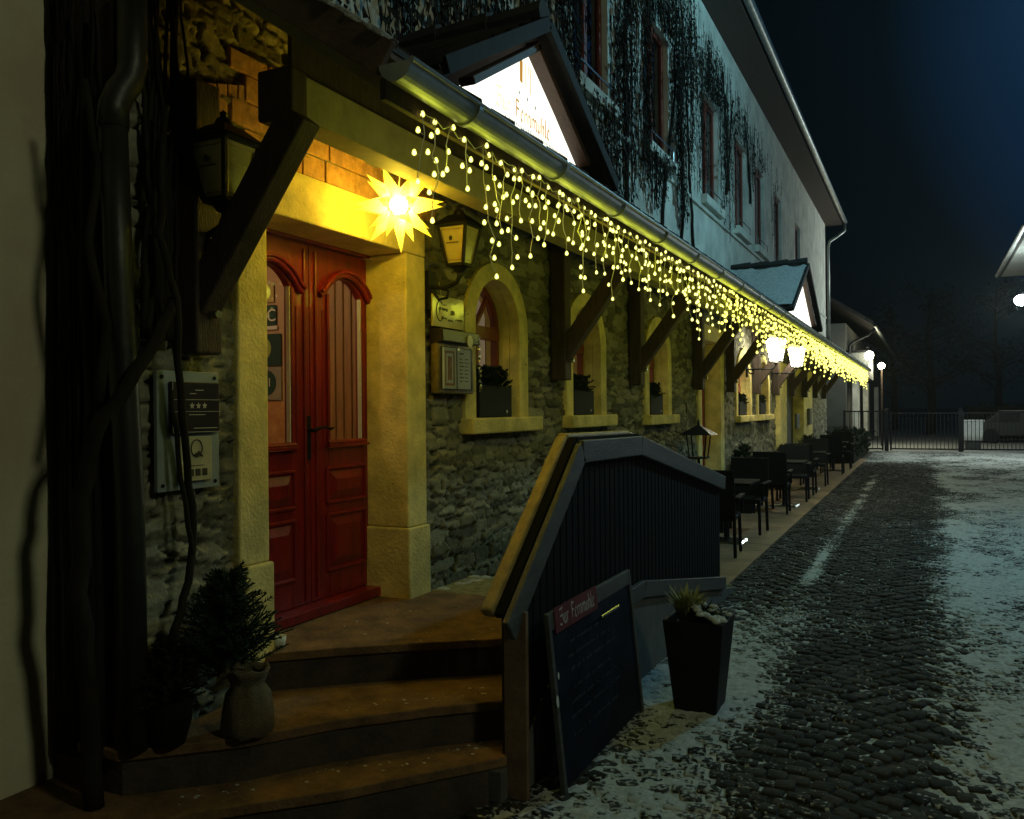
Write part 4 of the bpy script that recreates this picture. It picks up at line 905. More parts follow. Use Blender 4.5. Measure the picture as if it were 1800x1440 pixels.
cup = MB(); cup.lathe([(0.0, 0.542), (0.026, 0.543), (0.034, 0.60), (0.031, 0.60), (0.024, 0.55), (0.0, 0.549)], -2.755, 3.14, 16); tag(cup.build('candle_cup', M['white'], smooth=True), 'small white candle cup on the landing edge beside the sack pot', 'cup')

# sign panel left of the door
sg = empty('sign_panel', (XW+0.05, 2.60, 1.34), 'grey back plate left of the door carrying a dark star plaque and a cream plaque', 'sign')
MB().box(XW+0.03, XW+0.05, 2.435, 2.765, 1.34, 1.83).build('back_plate', M['plate'], sg, 0.003)
for (y, z) in ((2.46, 1.805), (2.74, 1.805), (2.46, 1.365), (2.74, 1.365)):
    MB().prism([(y+0.008*math.cos(k*math.pi/6), z+0.008*math.sin(k*math.pi/6)) for k in range(12)], 'x', XW+0.05, XW+0.054).build('screw', M['black'], sg)
pq = MB().box(XW+0.055, XW+0.075, 2.49, 2.745, 1.575, 1.785).build('star_plaque', M['dplaq'], sg, 0.003)
s_ = MB(); X_ = XW+0.0765
for (y0, y1, z) in ((2.492, 2.743, 1.712), (2.492, 2.743, 1.663), (2.492, 2.743, 1.578)): s_.box(XW+0.075, X_, y0, y1, z-0.001, z+0.001)
s_.box(XW+0.075, X_, 2.491, 2.4935, 1.58, 1.782)
for q in range(3):
    cy, cz = 2.592+q*0.034, 1.687; pts = []
    for k in range(10):
        a = math.pi/2+k*math.pi/5; r = 0.0155 if k % 2 == 0 else 0.0065; pts.append((X_, cy+r*math.cos(a), cz+r*math.sin(a)))
    s_.add(pts, [tuple(range(10))])
for (y0, y1, z) in ((2.58, 2.615, 1.737), (2.61, 2.655, 1.752), (2.575, 2.665, 1.650), (2.60, 2.73, 1.594)): s_.box(XW+0.075, X_, y0, y1, z-0.0015, z+0.0015)
s_.build('plaque_marks', M['silver'], pq)
pq = MB().box(XW+0.055, XW+0.070, 2.535, 2.705, 1.375, 1.56).build('cream_plaque', M['cplaq'], sg, 0.003)
s_ = MB(); rg_ = [(2.62+0.030*math.cos(k*math.pi/10), 1.510+0.036*math.sin(k*math.pi/10)) for k in range(-3, 17)]
s_.tube([(XW+0.071, u, v) for u, v in rg_], 0.003, 5); s_.tube([(XW+0.0715, 2.605, 1.482), (XW+0.0715, 2.632, 1.490), (XW+0.0715, 2.652, 1.476)], [0.004, 0.010, 0.003], 6)
for q in range(3): s_.box(XW+0.0705, XW+0.0715, 2.575+q*0.037, 2.603+q*0.037, 1.395, 1.425)
s_.box(XW+0.0705, XW+0.0715, 2.58, 2.66, 1.437, 1.440); s_.build('plaque_marks', M['ink'], pq)

# menu case and small sign right of the door
mc = empty('menu_case', (XW+0.08, 4.81, 1.76), 'glazed menu case with two printed sheets right of the door', 'menu case')
MB().box(XW+0.03, XW+0.085, 4.56, 5.02, 1.765, 2.165).build('case', M['bframe'], mc, 0.006)
MB().box(XW+0.086, XW+0.09, 4.59, 4.985, 1.79, 2.06).build('backing', M['shade'], mc)
s_ = MB(); n = 12
pr = [(XW+0.03, 2.17), (XW+0.125, 2.165), (XW+0.13, 2.09), (XW+0.03, 2.075)]
MB().prism(pr, 'y', 4.55, 5.03).build('header', M['dplaq'], mc, 0.004)
for (y0, y1) in ((4.60, 4.775), (4.79, 4.965)): MB().box(XW+0.091, XW+0.0925, y0, y1, 1.795, 2.055).build('menu_sheet', M['white'], mc)
s_ = MB(); X_ = XW+0.0935
for k in range(7):
    z = 1.99-k*0.024; s_.box(XW+0.0926, X_, 4.815, 4.815+0.035+0.01*(k*7 % 3), z-0.003, z+0.003); s_.box(XW+0.0926, X_, 4.885, 4.935, z-0.0025, z+0.0025)
s_.box(XW+0.0926, X_, 4.81, 4.87, 2.02, 2.028); s_.build('menu_lines', M['ink'], mc)
s_ = MB(); s_.ring([(4.645, 1.83), (4.645, 2.02), (4.735, 2.02), (4.735, 1.83), (4.645, 1.83)], [(4.63, 1.815), (4.63, 2.035), (4.75, 2.035), (4.75, 1.815), (4.63, 1.815)], 'x', XW+0.0926, X_); s_.box(XW+0.0926, X_, 4.665, 4.715, 1.85, 2.0); s_.build('menu_frame_print', M['block'], mc)
bd = MB(); bd.prism([(4.885+0.036*math.cos(k*math.pi/10), 2.105+0.042*math.sin(k*math.pi/10)) for k in range(20)], 'x', XW+0.13, XW+0.136); bd.build('round_badge', M['cplaq'], mc)
gl = MB(); gl.box(XW+0.118, XW+0.120, 4.575, 5.0, 1.775, 2.075); gl.build('pane', M['glass'], mc)
st_ = MB(); rg = random.Random(8)
for k in range(150): # tinsel hung down the edge of the case
    f = rg.random(); z = 2.14-0.36*f; y = 4.985+0.03*f+rg.gauss(0, 0.007); r = rg.uniform(0.003, 0.008); a = rg.uniform(0, 3.1)
    st_.add([(XW+0.14+rg.uniform(-.01,.012), y-r*math.cos(a), z-r*math.sin(a)), (XW+0.14+rg.uniform(-.01,.012), y+r*math.cos(a), z+r*math.sin(a)), (XW+0.145, y+r*0.4, z+r*1.3)], [(0,1,2)])
st_.build('tinsel', M['steel'], mc)
ss = empty('hanging_sign', (XW+0.06, 4.73, 2.18), 'small glossy yellowish sign with an oval emblem hanging above the menu case', 'sign')
gm = mat('glossy_sign_face', (0.52, 0.46, 0.15), 0.08, 0.1, 3, 0.15, 12)
MB().box(XW+0.045, XW+0.055, 4.545, 4.945, 2.185, 2.385).build('sign_board', gm, ss, 0.002)
s_ = MB(); s_.tube([(XW+0.056, 4.635+0.042*math.cos(k*math.pi/12), 2.285+0.062*math.sin(k*math.pi/12)) for k in range(3, 23)], 0.0035, 5); s_.build('oval_emblem', M['ink'], ss)
plain_text('P', (XW+0.0572, 4.635, 2.292), 0.05, (0,1,0), (0,0,1), 'sign_lettering', M['ink'], ss)
s_ = MB(); rg = random.Random(3)
for (y0, y1, z, hh) in ((4.66, 4.73, 2.30, 0.012), (4.66, 4.72, 2.245, 0.008), (4.77, 4.82, 2.285, 0.018), (4.83, 4.92, 2.245, 0.008), (4.74, 4.80, 2.235, 0.008), (4.68, 4.72, 2.328, 0.005)):
    u = y0
    while u < y1: s_.box(XW+0.055, XW+0.0562, u, u+0.006, z-hh*rg.uniform(0.4, 1), z+hh*rg.uniform(0.4, 1)); u += 0.011
s_.build('small_lettering', M['ink'], ss)
MB().tube([(XW+0.05, 4.66, 2.385), (XW+0.045, 4.655, 2.44), (XW+0.04, 4.652, 2.47)], 0.002, 5).build('hanger', M['wire'], ss)

# ================================================================== WALL LANTERNS
def lantern_parts(root, x, y, z0, lit, kk=1.0):
    """square tapered lantern, z0 = bottom; wall bracket below"""
    wb, wt, h = 0.055*kk, 0.095*kk, 0.235*kk
    def P(i, j, f, k=1.0): w_ = (wb+(wt-wb)*f)*k; return (x+i*w_, y+j*w_, z0+h*f)
    f = MB()
    for i, j in ((-1,-1),(1,-1),(1,1),(-1,1)): f.beam(P(i,j,0), P(i,j,1), 0.018, 0.018, (1, 0, 0))
    for fz in (0, 1):
        c = [P(i,j,fz) for i, j in ((-1,-1),(1,-1),(1,1),(-1,1))]
        for a, b_ in zip(c, c[1:]+c[:1]): f.beam(a, b_, 0.020, 0.020, (0, 0, 1))
    f.build('frame', M['black'] if not lit else M['black'], root, 0.002)
    r_ = MB(); w2 = wt+0.025; zt = z0+h
    r_.add([(x-w2,y-w2,zt+.008),(x+w2,y-w2,zt+.008),(x+w2,y+w2,zt+.008),(x-w2,y+w2,zt+.008),(x-0.05,y-0.05,zt+0.07),(x+0.05,y-0.05,zt+0.07),(x+0.05,y+0.05,zt+0.07),(x-0.05,y+0.05,zt+0.07)], [(3,2,1,0),(4,5,6,7),(0,1,5,4),(1,2,6,5),(2,3,7,6),(3,0,4,7)])
    r_.lathe([(0.045, zt+0.068), (0.03, zt+0.10), (0.012, zt+0.11), (0.018, zt+0.125), (0.0, zt+0.14)], x, y, 10); r_.build('lantern_roof', M['black'], root, 0.003)
    for i, j in ((-1, 0), (1, 0), (0, -1), (0, 1)):
        g_ = MB(); k = 0.97
        if i: c = [P(i,-1,0.02,k), P(i,1,0.02,k), P(i,1,0.98,k), P(i,-1,0.98,k)]
        else: c = [P(-1,j,0.02,k), P(1,j,0.02,k), P(1,j,0.98,k), P(-1,j,0.98,k)]
        g_.add(c, [(0,1,2,3)]); g_.build('glass_panel', M['hot'] if lit else M['lcream'], root)
        if not lit:
            q = MB(); cc = [Vector(v) for v in c]; ctr = sum(cc, Vector())/4; ii = [ctr+(v-ctr)*0.80 for v in cc]; off = Vector((i, j, -0.15))*0.004
            for a, b_ in zip(ii, ii[1:]+ii[:1]): q.beam(a+off, b_+off, 0.004, 0.004, (0.1, 0.1, 1))
            q.build('inner_line', M['bframe'], root)
    br_ = MB(); pts = [(x, y, z0-0.005), (x, y, z0-0.06), (x-0.02, y, z0-0.10), (x-0.10, y, z0-0.13), (XW+0.05, y, z0-0.12), (XW+0.03, y, z0-0.14)]
    br_.tube(pts, 0.014, 8); br_.tube([(XW+0.04, y, z0-0.13), (XW+0.09, y, z0-0.20), (XW+0.15, y, z0-0.19), (XW+0.16, y, z0-0.15), (XW+0.12, y, z0-0.135)], 0.010, 8)
    br_.box(XW+0.02, XW+0.045, y-0.045, y+0.045, z0-0.26, z0-0.02); br_.lathe([(0.0, z0-0.05), (0.03, z0-0.04), (0.05, z0-0.012), (0.02, z0-0.004)], x, y, 10)
    br_.build('bracket', M['black'], root, smooth=False)
def lantern(y, z0, lit, label, x=-2.56, energy=1.0):
    o = empty('wall_lantern', (x, y, z0), label, 'lantern', 'lit lanterns along the terrace' if lit else 'unlit cream lanterns beside the door')
    lantern_parts(o, x, y, z0, lit, 1.65 if lit else 1.0)  # lit lanterns built larger, standing in for their glare
    if lit: lamp('lantern_lamp', (x, y, z0+0.14), P_LANT*energy, C_LANT, 0.06, o)
    else:
        b1, wd = blackletter('Somm', (x+0.081, y-0.05, z0+0.115), (0,1,0), (0.17,0,0.985), 0.040, (1,0,0), 0.06); b1.build('lantern_lettering', M['gold'], o)
        q = MB(); q.add([(x+0.013*math.cos(k*math.pi/5)-0.01, y-0.0905, z0+0.155+0.016*math.sin(k*math.pi/5)) for k in range(10)], [tuple(range(10))]); q.box(x-0.045, x+0.04, y-0.0865, y-0.0845, z0+0.125, z0+0.131); q.build('lantern_emblem', M['ink'], o)
    return o
lantern(2.615, 2.515, False, 'unlit cream glass lantern behind the nearest timber brace')
lantern(4.565, 2.545, False, 'unlit cream glass lantern between the glowing star and first arched window')
lantern(15.05, 2.44, True, 'nearer of the two lit lanterns glaring white under the pent roof', -2.28)
lantern(17.65, 2.46, True, 'farther of the two lit lanterns glaring white under the pent roof', -2.28)

# ================================================================== STAR
ico = bmesh.new(); bmesh.ops.create_icosphere(ico, subdivisions=2, radius=1.0); iv = [v.co.copy() for v in ico.verts]; iff = [[v.index for v in f.verts] for f in ico.faces]; ico.free()
def star(c, rb, rl_):
    b = MB(); c = Vector(c); dirs = []
    rot = Matrix.Rotation(R(9), 3, 'Z') @ Matrix.Rotation(R(6), 3, 'X')
    for i in (-1, 0, 1):
        for j in (-1, 0, 1):
            for k in (-1, 0, 1):
                if (i, j, k) != (0, 0, 0): dirs.append((Vector((i, j, k)).normalized(), abs(i)+abs(j)+abs(k)))
    for d, t_ in dirs:
        if d.z > 0.95: continue
        ns_ = 3 if t_ == 3 else 4; d = rot @ d; a = d.orthogonal().normalized(); bb_ = d.cross(a); L_ = rl_*(1.0 if t_ < 3 else 0.82); r = rb*(0.50 if t_ < 3 else 0.40)
        vs = [c + d*rb*0.80 + (a*math.cos(2*math.pi*k/ns_+0.78)+bb_*math.sin(2*math.pi*k/ns_+0.78))*r for k in range(ns_)] + [c + d*L_]
        b.add(vs, [(k, (k+1) % ns_, ns_) for k in range(ns_)])
    return b
SP = (-2.45, 3.73, 2.725)
so = empty('advent_star', SP, 'glowing yellow many pointed paper star hanging by the door lintel', 'star lamp')
star(SP, 0.092, 0.25).build('star_spikes', M['star'], so)
lamp('star_bulb', SP, P_STAR, C_STAR, 0.035, so)
MB().add([(SP[0]+v.x*0.05, SP[1]+v.y*0.05, SP[2]+v.z*0.05) for v in iv], iff).build('inner_globe', M['starglow'], so, smooth=True)
MB().tube([(SP[0], SP[1], SP[2]+0.08), (SP[0]+0.01, SP[1], 2.90), (SP[0]+0.02, SP[1], 3.30)], 0.003, 5).build('cable', M['wire'], so)

# ================================================================== ICICLE LIGHTS
il = empty('icicle_lights', (-1.56, 3, 2.72), 'warm white icicle light curtain hanging the whole length of the gutter', 'fairy lights')
rg = random.Random(21); cable = MB(); bulbs = []
XL = -1.60; y = 2.58
def strand(y, segs, z0):
    """wavy wire with short side twigs; a bulb at each twig end"""
    z = z0; yy = y; x = XL; pts = [(x, yy, z)]
    for k in range(segs):
        dz = rg.uniform(0.055, 0.088); yy += rg.uniform(-0.022, 0.024); x = XL+rg.uniform(-0.018, 0.018); z -= dz; pts.append((x, yy, z))
        s_ = rg.choice((-1, 1)); l_ = rg.uniform(0.02, 0.05)
        if k < segs-1:
            p2 = (x+rg.uniform(-0.01, 0.01), yy+s_*l_, z-rg.uniform(-0.008, 0.022)); bulbs.append(p2)
            if y < 12: cable.tube([(x, yy, z), p2], 0.0018, 4, False)
            if rg.random() < 0.35:
                p3 = (x, yy-s_*l_*0.8, z+rg.uniform(-0.015, 0.012)); bulbs.append(p3)
                if y < 12: cable.tube([(x, yy, z), p3], 0.0018, 4, False)
        else: bulbs.append((x, yy+0.004, z-0.012))
    sm_ = []
    for a, b_ in zip(pts, pts[1:]): sm_ += [a, tuple((u+v)/2+rg.uniform(-0.005, 0.005) for u, v in zip(a, b_))]
    sm_.append(pts[-1])
    if y < 16: cable.tube(sm_, 0.0021, 4, False)
LEN = [3, 5, 2, 4, 6, 3, 4, 5, 2, 6, 3, 4]
i = 0; prev = None
while y < 28.65:
    z0 = 2.728+rg.uniform(-0.012, 0.006); bulbs.append((XL+rg.uniform(-.01, .01), y+rg.uniform(-.03, .03), z0-rg.uniform(0.0, 0.02))); strand(y, max(1, LEN[i % 12] + rg.choice((-1, 0, 0, 1))), z0)
    if prev and y < 18:
        a = prev; mid = ((a[1]+y)/2); cable.tube([a, (XL, mid, min(a[2], z0)-rg.uniform(0.0, 0.035)), (XL, y, z0)], 0.0022, 4, False)
    prev = (XL, y, z0); y += rg.choice((0.075, 0.09, 0.10, 0.115, 0.15)); i += 1
cable.build('cable', M['wire'], il)
def drop(r, loc=(0, 0, 0)): return [(loc[0]+v.x*r, loc[1]+v.y*r, loc[2]+v.z*r*1.05+(r*0.45 if v.z > 0.85 else 0)) for v in iv]
bulbs.sort(key=lambda p: p[1])
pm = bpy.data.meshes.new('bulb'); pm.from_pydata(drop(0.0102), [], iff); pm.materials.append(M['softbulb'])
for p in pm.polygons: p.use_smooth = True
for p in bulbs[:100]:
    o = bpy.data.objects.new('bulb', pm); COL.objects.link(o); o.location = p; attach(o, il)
b = MB()
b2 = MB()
for p in bulbs[100:]:  # farther bulbs enlarged to stand in for their bloom
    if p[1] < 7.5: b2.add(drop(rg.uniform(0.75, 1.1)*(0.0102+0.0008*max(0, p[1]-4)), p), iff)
    else: b.add(drop(rg.uniform(0.55, 1.1)*min(0.019, 0.0080+0.0009*max(0, p[1]-4)), p), iff)
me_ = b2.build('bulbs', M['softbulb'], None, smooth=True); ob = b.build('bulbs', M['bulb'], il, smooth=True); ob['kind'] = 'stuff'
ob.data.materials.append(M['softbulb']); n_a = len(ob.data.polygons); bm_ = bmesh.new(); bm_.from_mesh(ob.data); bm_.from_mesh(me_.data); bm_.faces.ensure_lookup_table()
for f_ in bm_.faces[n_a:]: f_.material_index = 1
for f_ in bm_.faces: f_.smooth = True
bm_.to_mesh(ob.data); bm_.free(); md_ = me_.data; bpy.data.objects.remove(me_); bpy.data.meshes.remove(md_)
try: M['bulb'].cycles.emission_sampling = 'NONE'
except Exception: pass
y = 2.75
while y < 28.6:
    lamp('string_light', (XL-0.035, y, 2.57), P_LED*(1 if y < 8 else 1.5), C_LED, 0.07, il); y += 0.45 if y < 8 else 0.7

# ================================================================== WINDOW BOXES
def window_box(y0, y1, s, label, seed, z=None):
    s += 0.006; o = empty('window_box', ((XW-0.08), (y0+y1)/2, s), label, 'planter', 'planter boxes standing in the arched window niches')
    b = MB(); b.box(XW-0.18, XW+0.02, y0, y1, s, s+0.225); b.build('box', M['box'], o, 0.008)
    b = MB(); b.prism([(y1-0.09+0.012*math.cos(k*math.pi/5), s+0.04+0.012*math.sin(k*math.pi/5)) for k in range(10)], 'x', XW+0.02, XW+0.023); b.build('badge', M['silver'], o)
    b = MB(); rg_ = random.Random(seed)
    for k in range(44): conifer(b, (XW-0.08+rg_.uniform(-.07, .08), rg_.uniform(y0+.02, y1-.02), s+0.19), 0.11, 0.22, seed+k, 6, 0.028)
    b.build('foliage', M['ever'], o)
window_box(5.22, 5.74, 1.60, 'woven dark window box with sprigs in the nearest arched window', 100)
window_box(6.99, 7.50, 1.60, 'woven dark window box in the second arched window', 200)
window_box(9.33, 9.83, 1.58, 'woven dark window box in the third arched window', 300)
window_box(14.45, 15.1, 1.52, 'woven dark window box in the first arched window beyond the side door', 400)
window_box(16.45, 17.1, 1.52, 'woven dark window box in the last arched window before the pilaster', 500)

# ================================================================== CORNER: drainpipe and old climber, neighbouring wall
nb = empty('neighbour_house', (-3.3, 1.0, 0), 'plain stained plaster house wall at the left edge beside the inn corner', 'building')
MB().box(-3.7, -3.20, -6.0, 2.322, -0.03, 8.0).build('wall', M['oldwall'], nb, 0.015)
MB().prism([(-2.95, 7.9), (-8.0, 11.5), (-8.0, 11.65), (-2.92, 8.05)], 'y', -6.3, 2.25).build('roof', M['tile'], nb)
dp = empty('drainpipe', (-2.74, 2.30, 0.18), 'fat grey drainpipe with a swan neck in the corner left of the signs', 'drainpipe')
MB().tube([(-2.76, 2.325, 0.36), (-2.76, 2.315, 1.3), (-2.76, 2.27, 2.2), (-2.76, 2.25, 2.78)], 0.052, 16).build('pipe', M['pipe'], dp, smooth=True)
MB().tube([(-2.76, 2.25, 2.74), (-2.76, 2.255, 2.82), (-2.755, 2.28, 2.885), (-2.75, 2.315, 2.935), (-2.745, 2.33, 3.0), (-2.745, 2.33, 3.30)], [0.058, 0.056, 0.056, 0.056, 0.056, 0.054], 16).build('swan_neck', M['pipe'], dp, smooth=True)
cl = MB(); rg = random.Random(31)
def stem(pts, r0, r1, k=3):
    P = []; pts = [Vector(p) for p in pts]
    for a, b_ in zip(pts, pts[1:]):
        for q in range(k): P.append(a+(b_-a)*q/k + Vector((rg.uniform(-.006, .006), rg.uniform(-.008, .008), 0)))
    P.append(pts[-1]); n_ = len(P); cl.tube(P, [r0+(r1-r0)*q/(n_-1) for q in range(n_)], 8)
stem([(-2.62, 2.42, 2.10), (-2.62, 2.33, 1.95), (-2.68, 2.23, 1.75), (-2.74, 2.15, 1.60), (-2.78, 2.12, 1.35), (-2.80, 2.12, 1.0), (-2.82, 2.17, 0.60), (-2.82, 2.19, 0.18)], 0.022, 0.038)
stem([(-2.64, 2.40, 2.85), (-2.66, 2.38, 2.55), (-2.64, 2.36, 2.35), (-2.60, 2.40, 2.10), (-2.63, 2.44, 1.75), (-2.66, 2.50, 1.45), (-2.66, 2.54, 1.20), (-2.66, 2.50, 0.98), (-2.66, 2.44, 0.80), (-2.70, 2.40, 0.60), (-2.74, 2.36, 0.37)], 0.013, 0.017)
stem([(-2.67, 2.44, 1.75), (-2.66, 2.46, 1.50), (-2.65, 2.50, 1.20), (-2.66, 2.53, 1.05)], 0.009, 0.011)
stem([(-2.80, 2.16, 2.9), (-2.78, 2.20, 2.6), (-2.80, 2.17, 2.3), (-2.76, 2.22, 2.0), (-2.74, 2.16, 1.7)], 0.012, 0.02)
stem([(-2.98, 2.31, 3.2), (-2.96, 2.29, 2.8), (-2.95, 2.28, 2.2), (-2.94, 2.29, 1.5), (-2.92, 2.28, 0.9), (-2.92, 2.27, 0.18)], 0.02, 0.03)
for k in range(34):  # extra dark stems added to deepen the shade in the corner
    y_ = rg.uniform(2.36, 2.58) if k % 2 else 2.34; x_ = -2.745 if k % 2 else rg.uniform(-3.15, -2.85); yb = y_ if k % 2 else 2.285
    stem([(x_+rg.uniform(-.02, .02), yb+rg.uniform(-.03, .03)*(k % 2), z_) for z_ in (3.4, 3.0, 2.6, 2.25, 1.95 if k % 2 else 0.3)], 0.005, rg.uniform(0.008, 0.016), 4)
cl_ = cl.build('old_climber', M['bark'], smooth=True); tag(cl_, 'bare twisting climber stems wound round the drainpipe at the corner', 'climbing plant')

# ================================================================== TERRACE FURNITURE
def make_chair():
    o = empty('armchair', (0, 0, 0), '', 'chair', 'rattan armchairs on the terrace')
    MB().box(-0.25, 0.25, -0.25, 0.25, 0.40, 0.455).build('seat', M['rattan'], o, 0.012)
    b = MB(); b.add([(-0.255,-0.235,0.44),(0.255,-0.235,0.44),(0.255,-0.275,0.44),(-0.255,-0.275,0.44),(-0.25,-0.315,0.96),(0.25,-0.315,0.96),(0.25,-0.35,0.96),(-0.25,-0.35,0.96)], [(0,1,2,3),(7,6,5,4),(0,4,5,1),(1,5,6,2),(2,6,7,3),(3,7,4,0)])
    b.build('backrest', M['rattan'], o, 0.012)
    for sx in (-1, 1):
        b = MB(); b.box(sx*0.27-0.028, sx*0.27+0.028, -0.28, 0.24, 0.635, 0.665); b.beam((sx*0.27, 0.20, 0.44), (sx*0.27, 0.21, 0.635), 0.03, 0.03, (1,0,0)); b.build('armrest', M['rattan'], o, 0.006)
        for sy in (-1, 1): b = MB(); b.beam((sx*0.235, sy*0.225, 0.42), (sx*0.245, sy*0.24, 0.0), 0.034, 0.034, (1, 0, 0)); b.build('leg', M['rattan'], o, 0.003)
    return o
def make_table():
    o = empty('cafe_table', (0, 0, 0), '', 'table', 'cafe tables on the terrace')
    MB().box(-0.35, 0.35, -0.35, 0.35, 0.715, 0.745).build('tabletop', M['slat'], o, 0.006)
    MB().tube([(0, 0, 0.03), (0, 0, 0.715)], 0.035, 12).build('column', M['black'], o)
    b = MB(); b.add([(-0.22,-0.22,0.0),(0.22,-0.22,0.0),(0.22,0.22,0.0),(-0.22,0.22,0.0),(-0.20,-0.20,0.02),(0.20,-0.20,0.02),(0.20,0.20,0.02),(-0.20,0.20,0.02),(-0.05,-0.05,0.035),(0.05,-0.05,0.035),(0.05,0.05,0.035),(-0.05,0.05,0.035)],
        [(3,2,1,0),(0,1,5,4),(1,2,6,5),(2,3,7,6),(3,0,4,7),(4,5,9,8),(5,6,10,9),(6,7,11,10),(7,4,8,11),(8,9,10,11)]); b.build('foot_plate', M['steel'], o)
    return o
ch0, tb0 = make_chair(), make_table(); first = {'c': True, 't': True}
def place(kind, x, y, rz_, label):
    src = ch0 if kind == 'c' else tb0
    if first[kind]: o = src; first[kind] = False
    else: o = copy_tree(src)
    o.location = (x, y, 0.0225); o.rotation_euler = (0, 0, R(rz_)); o['label'] = label
place('c', -2.13, 9.62, 4, 'nearest black rattan armchair with its back to the camera past the railing')
place('t', -2.20, 10.55, 0, 'square cafe table with a steel foot between the two nearest armchairs')
place('c', -2.15, 11.45, 178, 'rattan armchair across the nearest table facing the railing')
place('c', -2.16, 13.75, 3, 'rattan armchair with its back turned at the near side of the second table')
place('c', -2.55, 14.3, -60, 'rattan armchair tucked against the wall beside the second table')
place('t', -2.12, 14.75, 0, 'second cafe table from the railing on the terrace')
place('c', -2.10, 15.65, 182, 'rattan armchair at the far side of the second table')
place('c', -2.12, 16.9, 0, 'rattan armchair at the near side of the third table')
place('t', -2.12, 17.9, 5, 'third cafe table from the railing on the terrace')
place('c', -2.10, 18.85, 180, 'rattan armchair at the far side of the third table')
place('c', -2.05, 22.2, 0, 'rattan armchair at the near side of the farthest table')
place('t', -2.12, 23.2, 0, 'farthest cafe table on the terrace')
place('c', -2.02, 24.2, 180, 'last rattan armchair before the garden gate')
# planters and shrubs by the wall
def shrub(x, y, z, r, h, label, seed, cone=False, potm='pot'):
    o = empty('potted_shrub', (x, y, 0.02), label, 'plant', 'potted shrubs along the terrace wall')
    b = MB(); taper(b, x, y, 0.022, z, 0.13, 0.17); b.build('pot', M[potm], o, 0.005)
    b = MB(); conifer(b, (x, y, z-0.03), r, h, seed, 170, 0.05); b.build('foliage', M['ever'], o)
shrub(-2.55, 13.55, 0.45, 0.38, 0.85, 'bushy potted evergreen beside the yellow jamb of the side door', 41)
shrub(-2.55, 11.35, 0.40, 0.30, 0.55, 'potted shrub just before the red side door', 42)
shrub(-2.55, 17.6, 0.45, 0.34, 0.6, 'potted evergreen under the last arched window', 43)
shrub(-2.45, 21.0, 0.55, 0.40, 0.6, 'low evergreen pot in front of the dark passage', 44)
hd_ = empty('hedge', (-2.1, 27.5, 0), 'low dark clipped hedge at the far end of the terrace', 'hedge')
b = MB(); rg = random.Random(77)
for k in range(420): sprig(b, (rg.uniform(-2.7, -1.75), rg.uniform(26.2, 33.5), rg.uniform(0.1, 0.85)), (rg.uniform(-1,1), rg.uniform(-1,1), rg.uniform(0.2,1)), 0.22, rg, 0.09, 7, 0.02)
b.build('foliage', M['ever'], hd_); MB().box(-2.62, -1.85, 26.3, 33.4, 0, 0.78).build('core', M['leaf'], hd_)
gl_ = empty('garden_lantern', (-2.5, 10.55, 0.02), 'black iron candle lantern on a post by the wall beyond the ramp', 'lantern')
b = MB(); b.tube([(-2.5, 10.4, 0.02), (-2.5, 10.4, 1.05)], 0.018, 8); b.box(-2.60, -2.40, 10.30, 10.50, 0.02, 0.04); b.build('post', M['black'], gl_)
b = MB(); b.add([(-2.70,10.2,1.33),(-2.30,10.2,1.33),(-2.30,10.6,1.33),(-2.70,10.6,1.33),(-2.5,10.4,1.46)], [(3,2,1,0),(0,1,4),(1,2,4),(2,3,4),(3,0,4)]); b.lathe([(0.02, 1.44), (0.012, 1.50), (0.0, 1.53)], -2.5, 10.4, 8); b.build('lantern_roof', M['black'], gl_)
b = MB()
for i, j in ((-1,-1),(1,-1),(1,1),(-1,1)): b.beam((-2.5+i*0.09, 10.4+j*0.09, 1.05), (-2.5+i*0.12, 10.4+j*0.12, 1.33), 0.015, 0.015, (1,0,0))
b.box(-2.61, -2.39, 10.29, 10.51, 1.04, 1.06); b.build('frame', M['black'], gl_)

# ================================================================== GATE AND FENCE
def gate(name, x0, x1, y, h, label, step_=0.125):
    o = empty(name, ((x0+x1)/2, y, 0), label, 'gate' if 'gate' in name else 'fence')
    MB().box(x0, x1, y-0.02, y+0.02, 0.06, 0.11).box(x0, x1, y-0.018, y+0.018, h-0.05, h).build('rails', M['black'], o)
    b = MB(); x = x0+0.03
    while x < x1: b.box(x-0.011, x+0.011, y-0.012, y+0.012, 0.08, h-0.01); x += step_
    b.build('bars', M['black'], o)
    for x in (x0, x1): MB().box(x-0.03, x+0.03, y-0.03, y+0.03, 0.02, h+0.03).build('stile', M['black'], o)
    return o
gate('garden_gate', -1.15, 1.10, 34.6, 1.42, 'left leaf of the black barred gate across the street end')
gate('garden_gate', 1.22, 3.6, 34.75, 1.42, 'right leaf of the black barred gate across the street end')
gate('garden_fence', -2.75, -1.42, 34.5, 1.50, 'short black barred fence between the inn hedge and gate post', 0.16)
for (x, y, lb) in ((-1.29, 34.55, 'black square gate post beside the fence'), (1.16, 34.68, 'black middle post between the two gate leaves')):
    tag(MB().box(x-0.07, x+0.07, y-0.07, y+0.07, 0, 1.52).add([(x-.08,y-.08,1.52),(x+.08,y-.08,1.52),(x+.08,y+.08,1.52),(x-.08,y+.08,1.52),(x,y,1.6)], [(3,2,1,0),(0,1,4),(1,2,4),(2,3,4),(3,0,4)]).build('gate_post', M['black']), lb, 'post')

